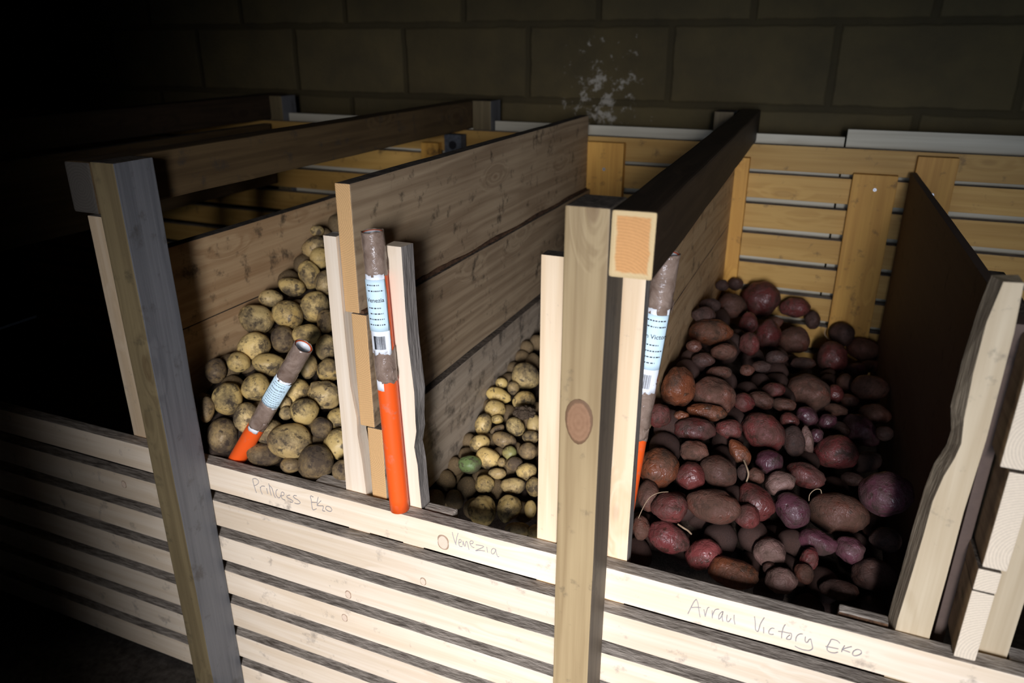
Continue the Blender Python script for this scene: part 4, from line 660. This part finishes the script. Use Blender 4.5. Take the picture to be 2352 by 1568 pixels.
def wrapped_text(s, size, r, ac, z, par, mat):
    cu = bpy.data.curves.new('lettering', 'FONT'); cu.body = s; cu.size = size; cu.align_x = 'CENTER'; cu.offset = size * .012
    t = bpy.data.objects.new('lettering', cu); COL.objects.link(t); bpy.context.view_layer.update()
    me = bpy.data.meshes.new_from_object(t.evaluated_get(bpy.context.evaluated_depsgraph_get()))
    bpy.data.objects.remove(t); bpy.data.curves.remove(cu)
    for v in me.vertices:
        a = ac + v.co.x / r; v.co = Vector((r * math.sin(a), -r * math.cos(a), z + v.co.y))
    me.materials.clear(); me.materials.append(mat)
    o = bpy.data.objects.new('lettering', me); link(o); o.parent = par; return o
def tube_thing(bottom, top, r, face, label, tapes, paper, text, lines, seed, barcode=True, white=None):
    """ local z runs up the tube, local -y is the side the label faces """
    B = Vector(bottom); T = Vector(top); ax = (T - B); L = ax.length; ax.normalize()
    f = Vector(face) - B; f = (f - ax * f.dot(ax)).normalized()
    yv = -f; xv = yv.cross(ax)
    root = empty('label_tube'); root.matrix_world = Matrix.Translation(B) @ Matrix((xv, yv, ax)).transposed().to_4x4()
    tag(root, label, 'tube', 'orange marker tubes')
    def put(bm, name, mat, smooth=True):
        bmesh.ops.recalc_face_normals(bm, faces=bm.faces); me = bpy.data.meshes.new(name); bm.to_mesh(me); bm.free(); me.materials.append(mat)
        if smooth: me.polygons.foreach_set('use_smooth', [True] * len(me.polygons))
        o = bpy.data.objects.new(name, me); link(o); o.parent = root; return o
    def pipe(bm, ro, ri, z0, z1, n=36, m=2, wob=0., sd=0, edge=0.):
        outer = []; inner = []
        for j in range(m + 1):
            ro_, ri_ = [], []
            for k in range(n):
                a = 2 * math.pi * k / n; z = z0 + (z1 - z0) * j / m
                if edge and j in (0, m): z += edge * noise.noise(Vector((math.cos(a) * 2.5, math.sin(a) * 2.5, sd + j)))
                w = wob * noise.noise(Vector((math.cos(a) * 1.6, math.sin(a) * 1.6, z * 60 + sd))) if wob else 0
                ro_.append(bm.verts.new(((ro + w) * math.sin(a), -(ro + w) * math.cos(a), z))); ri_.append(bm.verts.new((ri * math.sin(a), -ri * math.cos(a), z)))
            outer.append(ro_); inner.append(ri_)
        for j in range(m):
            for k in range(n):
                k2 = (k + 1) % n
                bm.faces.new((outer[j][k], outer[j][k2], outer[j + 1][k2], outer[j + 1][k])); bm.faces.new((inner[j][k], inner[j + 1][k], inner[j + 1][k2], inner[j][k2]))
        for k in range(n):
            k2 = (k + 1) % n
            bm.faces.new((outer[m][k], outer[m][k2], inner[m][k2], inner[m][k])); bm.faces.new((outer[0][k], inner[0][k], inner[0][k2], outer[0][k2]))
    b1 = bmesh.new(); pipe(b1, r, r * .86, 0, L, m=20); body = put(b1, 'tube_body', M['orange'])
    b1 = bmesh.new(); pipe(b1, r * .855, r * .80, L - .05, L - .0005, m=4); put(b1, 'inner_sleeve', M['white'])
    for i, (u0, u1) in enumerate(tapes):
        b1 = bmesh.new(); e = u1 * L + (.0015 if u1 >= 1 else 0)
        pipe(b1, r * 1.06, r * 1.002, u0 * L, e, n=40, m=14, wob=.0009, sd=seed + i, edge=.004 if u1 < 1 else .002); tp = put(b1, 'tape', M['tape'])
        # a torn flap standing off the wrap
        b1 = bmesh.new(); a = .9 + i
        arc_patch(b1, r * 1.10, a - .4, a + .35, u0 * L + .004, u0 * L + .02, 6, 3, .002, seed=seed + 3 * i, edge=.01); fl = put(b1, 'torn_flap', M['tape']); fl.parent = tp
    if paper:
        u0, u1, a0, a1 = paper
        b1 = bmesh.new(); arc_patch(b1, r * 1.045, a0, a1, u0 * L, u1 * L, 20, 12, .0012, seed=seed + 9, edge=.003, thick=.0003); pl = put(b1, 'paper_label', M['paper'])
        H = (u1 - u0) * L; ac = (a0 + a1) / 2; zt = u1 * L
        b1 = bmesh.new(); arc_patch(b1, r * 1.045 + .0013, a0 + .1, a1 - .12, u0 * L + H * (.30 if barcode else .08), zt - H * .06, 16, 8, thick=.00015); bp = put(b1, 'printed_panel', M['blue']); bp.parent = pl
        rt_ = r * 1.045 + .0016
        w = wrapped_text(text, H * .072, rt_, ac, zt - H * .33, root, M['ink']); w.parent = pl
        rr = random.Random(seed); b1 = bmesh.new()
        for q in range(lines):          # rows of print too small to read
            z = zt - H * (.13 + .07 * (q if q < 2 else q + 2)); a = a0 + .35 + rr.uniform(0, .25)
            if z < u0 * L + H * (.32 if barcode else .1): break
            end = a1 - .3 - rr.uniform(0, .5)
            while a < end:
                wd = rr.uniform(.06, .22); arc_patch(b1, rt_ - .0001, a, min(a + wd, end), z, z + H * .014, 2, 1, thick=.0001); a += wd + rr.uniform(.04, .09)
        pr = put(b1, 'fine_print', M['ink'], False); pr.parent = pl
        if barcode:
            b1 = bmesh.new(); a = ac - .48
            while a < ac + .5:
                wd = rr.choice((.012, .012, .02, .034)); arc_patch(b1, rt_ - .0003, a, a + wd, u0 * L + H * .07, u0 * L + H * .24, 1, 1, thick=.0002); a += wd + rr.choice((.016, .022, .035))
            bc = put(b1, 'barcode', M['ink'], False); bc.parent = pl
    if white:
        u0, u1, a0, a1 = white
        b1 = bmesh.new(); arc_patch(b1, r * 1.02, a0, a1, u0 * L, u1 * L, 8, 2, thick=.0003, edge=.003, seed=seed); put(b1, 'white_sticker', M['white'])
    return root
CAM = (0.0, -.8, 1.65)
tube_thing((-.5235, .0095, 1.0015), (-.5375, .0095, 1.420), .0143, CAM, 'tall orange tube standing on the top slat between the planks and the bark-edged stake',
           [(.50, .615), (.865, 1.)], (.605, .872, -1.45, .75), 'Venezia', 12, 11, white=(.475, .51, -1.3, -.35))
tube_thing((-.8685, .0405, .979), (-.712, .062, 1.213), .0143, CAM, 'short orange tube stuck slanting into the wider yellow pile',
           [(.36, .56), (.74, 1.)], (.545, .765, -1.3, 1.25), 'Princess EKO', 10, 23, barcode=False, white=(.335, .37, -.9, .5))
tube_thing((-.2012, .070, 1.035), (-.1680, .074, 1.414), .0143, CAM, 'half-hidden taped tube leaning in the corner under the dark rail',
           [(.34, .56), (.80, 1.)], (.525, .825, -1.5, 1.2), 'Arran Victory', 12, 37)

# ================================================================ potatoes
def skin(name, base, pale, soil, soilamt, patch=18., gloss=.45, green=False, wrinkle=0.):
    m, nt, b = newmat(name); v, raw, oi = objvec(nt)
    n = noise_n(nt, raw, patch * 1.4, 6, .62, .4); f = noise_n(nt, raw, 190., 4, .7); big = noise_n(nt, raw, 16., 3, .5)
    col = ramp(nt, mathn(nt, 'ADD', mathn(nt, 'MULTIPLY', big, .7), mathn(nt, 'MULTIPLY', f, .3)), (.34, base), (.64, pale))
    if green: col = mixc(nt, ramp(nt, big, (.46, (0, 0, 0)), (.64, (.8, .8, .8))), col, (.13, .20, .06))
    s = mathn(nt, 'ADD', mathn(nt, 'MULTIPLY', n, .72), mathn(nt, 'MULTIPLY', f, .28))
    lo = .66 - .3 * soilamt
    mask = ramp(nt, s, (lo - .03, (0, 0, 0)), (lo + .035, (.55, .55, .55)), (lo + .13, (1, 1, 1)))
    col = mixc(nt, mathn(nt, 'MULTIPLY', mask, .9), col, soil)
    fs = noise_n(nt, raw, 75., 4, .6, .3)
    fmask = ramp(nt, mathn(nt, 'ADD', mathn(nt, 'MULTIPLY', fs, .75), mathn(nt, 'MULTIPLY', n, .25)), (.55, (0, 0, 0)), (.60, (1, 1, 1)))
    col = mixc(nt, mathn(nt, 'MULTIPLY', fmask, .82), col, tuple(c * .75 for c in soil))
    vo = N(nt, 'ShaderNodeTexVoronoi'); nt.links.new(raw, vo.inputs['Vector']); vo.inputs['Scale'].default_value = 70.
    sp = ramp(nt, vo.outputs['Distance'], (.10, (1, 1, 1)), (.17, (0, 0, 0)))
    col = mixc(nt, mathn(nt, 'MULTIPLY', sp, .6), col, tuple(c * .8 for c in soil))
    vary = mathn(nt, 'MULTIPLY_ADD', oi.outputs['Random'], .4, .8)
    vc = N(nt, 'ShaderNodeCombineXYZ'); [nt.links.new(vary, vc.inputs[i]) for i in range(3)]
    col = mixc(nt, 1., col, vc.outputs[0], 'MULTIPLY')
    nt.links.new(col, b.inputs['Base Color'])
    ro = N(nt, 'ShaderNodeMapRange'); nt.links.new(mask, ro.inputs[0]); ro.inputs[3].default_value = gloss; ro.inputs[4].default_value = .9
    nt.links.new(ro.outputs[0], b.inputs['Roughness']); b.inputs['Specular IOR Level'].default_value = .35
    hgt = mathn(nt, 'ADD', mathn(nt, 'MULTIPLY', f, .6), mathn(nt, 'SUBTRACT', mathn(nt, 'MULTIPLY', mask, .5), mathn(nt, 'MULTIPLY', sp, .8)))
    if wrinkle:
        vw = N(nt, 'ShaderNodeTexVoronoi'); vw.feature = 'DISTANCE_TO_EDGE'; nt.links.new(raw, vw.inputs['Vector']); vw.inputs['Scale'].default_value = 120.
        hgt = mathn(nt, 'ADD', hgt, mathn(nt, 'ADD', mathn(nt, 'MULTIPLY', ramp(nt, vw.outputs['Distance'], (0., (0, 0, 0)), (.12, (1, 1, 1))), .35 * wrinkle), mathn(nt, 'MULTIPLY', n, 1.6 * wrinkle)))
    bump(nt, b, hgt, .42, .0022)
    return m
YS = (.075, .055, .035)
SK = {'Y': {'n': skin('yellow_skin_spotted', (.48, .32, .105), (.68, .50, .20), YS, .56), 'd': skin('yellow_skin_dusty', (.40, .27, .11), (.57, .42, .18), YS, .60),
            's': skin('yellow_skin_earthy_shaded', (.22, .145, .065), (.36, .25, .11), (.062, .043, .03), .70), 'p': skin('yellow_skin_clean', (.50, .34, .10), (.66, .49, .19), YS, .36),  # earthy skin also paints shade on potatoes in shadow and in gaps
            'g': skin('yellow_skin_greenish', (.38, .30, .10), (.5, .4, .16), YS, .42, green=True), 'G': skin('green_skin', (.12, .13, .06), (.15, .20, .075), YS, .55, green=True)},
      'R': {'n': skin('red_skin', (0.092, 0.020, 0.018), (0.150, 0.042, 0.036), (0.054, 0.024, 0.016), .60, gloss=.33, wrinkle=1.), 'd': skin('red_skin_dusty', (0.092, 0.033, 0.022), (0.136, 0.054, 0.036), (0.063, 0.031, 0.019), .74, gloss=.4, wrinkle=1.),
            's': skin('red_skin_earthy_shaded', (0.051, 0.023, 0.017), (0.082, 0.038, 0.028), (0.037, 0.020, 0.015), .72, gloss=.5, wrinkle=1.), 'o': skin('red_skin_rusty', (0.129, 0.037, 0.017), (0.197, 0.067, 0.030), (0.065, 0.032, 0.017), .56, gloss=.35, wrinkle=1.3),  # earthy red skin doubles as painted shade for potatoes in dark places
            'v': skin('violet_skin', (0.063, 0.020, 0.029), (0.109, 0.042, 0.054), (0.044, 0.023, 0.018), .56, gloss=.3, wrinkle=.8), 'r': skin('crimson_skin', (0.116, 0.022, 0.022), (0.184, 0.049, 0.046), (0.058, 0.027, 0.018), .54, gloss=.27, wrinkle=1.),
            'p': skin('pale_rough_skin', (0.143, 0.077, 0.063), (0.211, 0.122, 0.102), (0.082, 0.048, 0.034), .6, gloss=.55, wrinkle=1.2)}}
def potato_mesh(ax, seed, lump=.07, eyes=6, sub=4):
    bm = bmesh.new(); bmesh.ops.create_icosphere(bm, subdivisions=sub, radius=1)
    rr = random.Random(seed * 13 + 1); o = Vector((rr.uniform(-50, 50), rr.uniform(-50, 50), rr.uniform(-50, 50)))
    ev = []
    for _ in range(eyes):
        d = Vector((rr.gauss(0, 1), rr.gauss(0, 1), rr.gauss(0, 1))).normalized(); ev.append((d, rr.uniform(.03, .07), rr.uniform(.16, .3)))
    egg = rr.uniform(-.13, .13); bend = rr.uniform(-.10, .10)
    for v in bm.verts:
        n = v.co.normalized(); d = noise.noise(n * 1.3 + o) * lump + noise.noise(n * 3.1 + o) * lump * .45 + noise.noise(n * 8. + o) * lump * .10
        for e, dp, wd in ev:
            q = (n - e).length / wd
            if q < 1: d -= dp * (1 - q * q) ** 2
        p = n * (1 + d)
        k = 1 + egg * p.x; p = Vector((p.x, p.y * k, p.z * k + bend * (p.x * p.x - .4)))
        v.co = Vector((p.x * ax[0], p.y * ax[1], p.z * ax[2]))
    me = bpy.data.meshes.new('potato'); bm.to_mesh(me); bm.free()
    me.polygons.foreach_set('use_smooth', [True] * len(me.polygons)); return me
GRP = {'L': 'yellow potatoes of the wider pile', 'V': 'yellow potatoes of the small pile', 'R': 'red potatoes of the red pile'}
NAM = {'L': 'yellow_potato', 'V': 'yellow_potato', 'R': 'red_potato'}
made = {}
for i, (b, loc, ax, rot, seed, tint, lab) in enumerate(POTATOES):
    red = b == 'R'
    lump = .12 if red else .06
    if 'knobb' in lab or 'lumpy' in lab or 'bumpy' in lab: lump = .17
    me = potato_mesh(ax, i + 1, lump, 7 if red else 6); me.materials.append(SK['R' if red else 'Y'][tint])
    o = link(bpy.data.objects.new(NAM[b], me)); o.location = loc; o.rotation_euler = rot
    tag(o, lab, 'potato', GRP[b]); made[lab] = o
FL = {'L': 'shade-darkened yellow potato wedged deep in the gaps of the wider yellow pile', 'V': 'shade-darkened little potato wedged deep in the gaps of the small yellow pile', 'R': 'shade-darkened red potato wedged deep in the gaps of the red pile'}
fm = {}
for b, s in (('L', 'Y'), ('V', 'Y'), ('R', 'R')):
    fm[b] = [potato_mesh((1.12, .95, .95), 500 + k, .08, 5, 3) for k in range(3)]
    for m in fm[b]: m.materials.append(SK[s]['s'])  # darkest skin, so the shade of the gaps sits in the colour
rnd = random.Random(3)
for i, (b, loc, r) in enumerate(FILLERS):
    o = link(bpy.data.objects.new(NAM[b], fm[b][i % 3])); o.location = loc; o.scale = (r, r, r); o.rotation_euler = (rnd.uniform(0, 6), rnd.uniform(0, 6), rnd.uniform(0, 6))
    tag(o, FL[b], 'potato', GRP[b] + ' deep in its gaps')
# fine dry roots hanging on some red potatoes
def interp(y, ys, vs):
    for k in range(len(ys) - 1):
        if y <= ys[k + 1]: return vs[k] + (vs[k + 1] - vs[k]) * max(0, (y - ys[k])) / (ys[k + 1] - ys[k])
    return vs[-1]
M['root'] = plain('dry_straw_root', (.30, .21, .13), .7)
def root_on(lab, pts, rad=.0009):
    o = made[lab]; b2 = bmesh.new(); tube(b2, smooth_line(pts, 6), rad, 5)
    k = finish(b2, 'dry_root', M['root'], smooth=True); k.parent = o; k.matrix_parent_inverse = (Matrix.Translation(o.location) @ o.rotation_euler.to_matrix().to_4x4()).inverted()
    return k
root_on('mauve potato with a fine root lying over it', [(-0.1806, 0.0777, 1.034), (-0.1746, 0.083, 1.0537), (-0.1676, 0.088, 1.0666), (-0.1573, 0.0945, 1.0716), (-0.147, 0.1031, 1.0704)], .0006)
root_on('small brown potato beside the hairy root', [(-0.0624, 0.2391, 1.0667), (-0.055, 0.2238, 1.062), (-0.0517, 0.2194, 1.0541), (-0.0534, 0.2199, 1.0407)], .0014)
root_on('shiny pink potato near the front slat beside the pale stake', [(-0.1305, 0.1077, 1.0189), (-0.1215, 0.1021, 1.0186), (-0.1156, 0.1049, 1.014), (-0.111, 0.1103, 1.0058)], .0014)
root_on('biggest mauve potato with a brown crater near the front', [(0.0363, 0.2467, 1.0148), (0.0361, 0.2486, 1.025), (0.0422, 0.254, 1.0316), (0.0493, 0.2571, 1.0316), (0.0519, 0.2558, 1.0262)], .0007)
root_on('very dark round potato at the foot of the wide back board', [(0.0355, 1.0163, 1.021), (0.0346, 1.0105, 1.0086), (0.0408, 1.009, 0.9991), (0.0481, 1.01, 0.9943)], .0009)
# added dark bed in place of deeper potatoes, coloured as the gap shade
def hL(x, y): return 1.01 + .55 * (y - .05) + .35 * max(0, -.72 - x)
def hV(x, y): return .915 + .30 * (y - .08)
def hR(x, y):
    t = min(1, max(0, (x + .2) / .34))
    return interp(y, (.05, .2, .45, .7, 1.09), (.95, 1.09, 1.16, 1.14, 1.06)) * (1 - t) + interp(y, (.05, .2, .7, 1.09), (.945, .96, .96, .93)) * t
for nm, h, x0, x1, dz, lab in (('L', hL, -.973, -.609, .062, 'dark bed under the wider yellow pile, for deeper potatoes and gap shade'), ('V', hV, -.556, -.245, .052, 'dark bed under the small yellow pile, for deeper potatoes and gap shade'), ('R', hR, -.214, .160, .075, 'black bed under the red pile, for deeper potatoes and gap shade')):
    b2 = bmesh.new(); nx, ny = 40, 90; g = []
    y0_, y1_ = .028, 1.072
    for j in range(ny + 1):
        y = y0_ + (y1_ - y0_) * j / ny; row = []
        for i in range(nx + 1):
            x = x0 + (x1 - x0) * i / nx; q = Vector((x * 40, y * 40, 3))
            row.append(b2.verts.new((x, y, min(h(x, y), 1.30) - dz + .008 * noise.noise(q) + .003 * noise.noise(q * 4))))
        g.append(row)
    base = [[b2.verts.new((v.co.x, v.co.y, .505)) for v in (row[0], row[-1])] for row in (g[0], g[-1])]
    for j in range(ny):
        for i in range(nx): b2.faces.new((g[j][i], g[j][i + 1], g[j + 1][i + 1], g[j + 1][i]))
    c00, c10, c01, c11 = base[0][0], base[0][1], base[1][0], base[1][1]
    b2.faces.new(g[0] + [c10, c00]); b2.faces.new(g[-1] + [c11, c01]); b2.faces.new([r[0] for r in g] + [c01, c00]); b2.faces.new([r[-1] for r in g] + [c11, c10]); b2.faces.new((c00, c10, c11, c01))
    o = finish(b2, 'dark_pile_bed', M['soil'], smooth=True); tag(o, lab, 'soil', None, 'stuff')
# the clump of earth on the small pile
b2 = bmesh.new(); bmesh.ops.create_icosphere(b2, subdivisions=4, radius=1)
for v in b2.verts:
    n = v.co.normalized(); d = 1 + .35 * noise.noise(n * 2.2) + .2 * noise.noise(n * 6) + .12 * noise.noise(n * 15)
    v.co = Vector((n.x * .019, n.y * .014, n.z * .011)) * d
o = finish(b2, 'soil_clump', M['clod'], None, (-0.4572, 0.3395, 1.0190)); tag(o, 'crumbly clump of brown soil lying on the small yellow pile', 'soil clump')
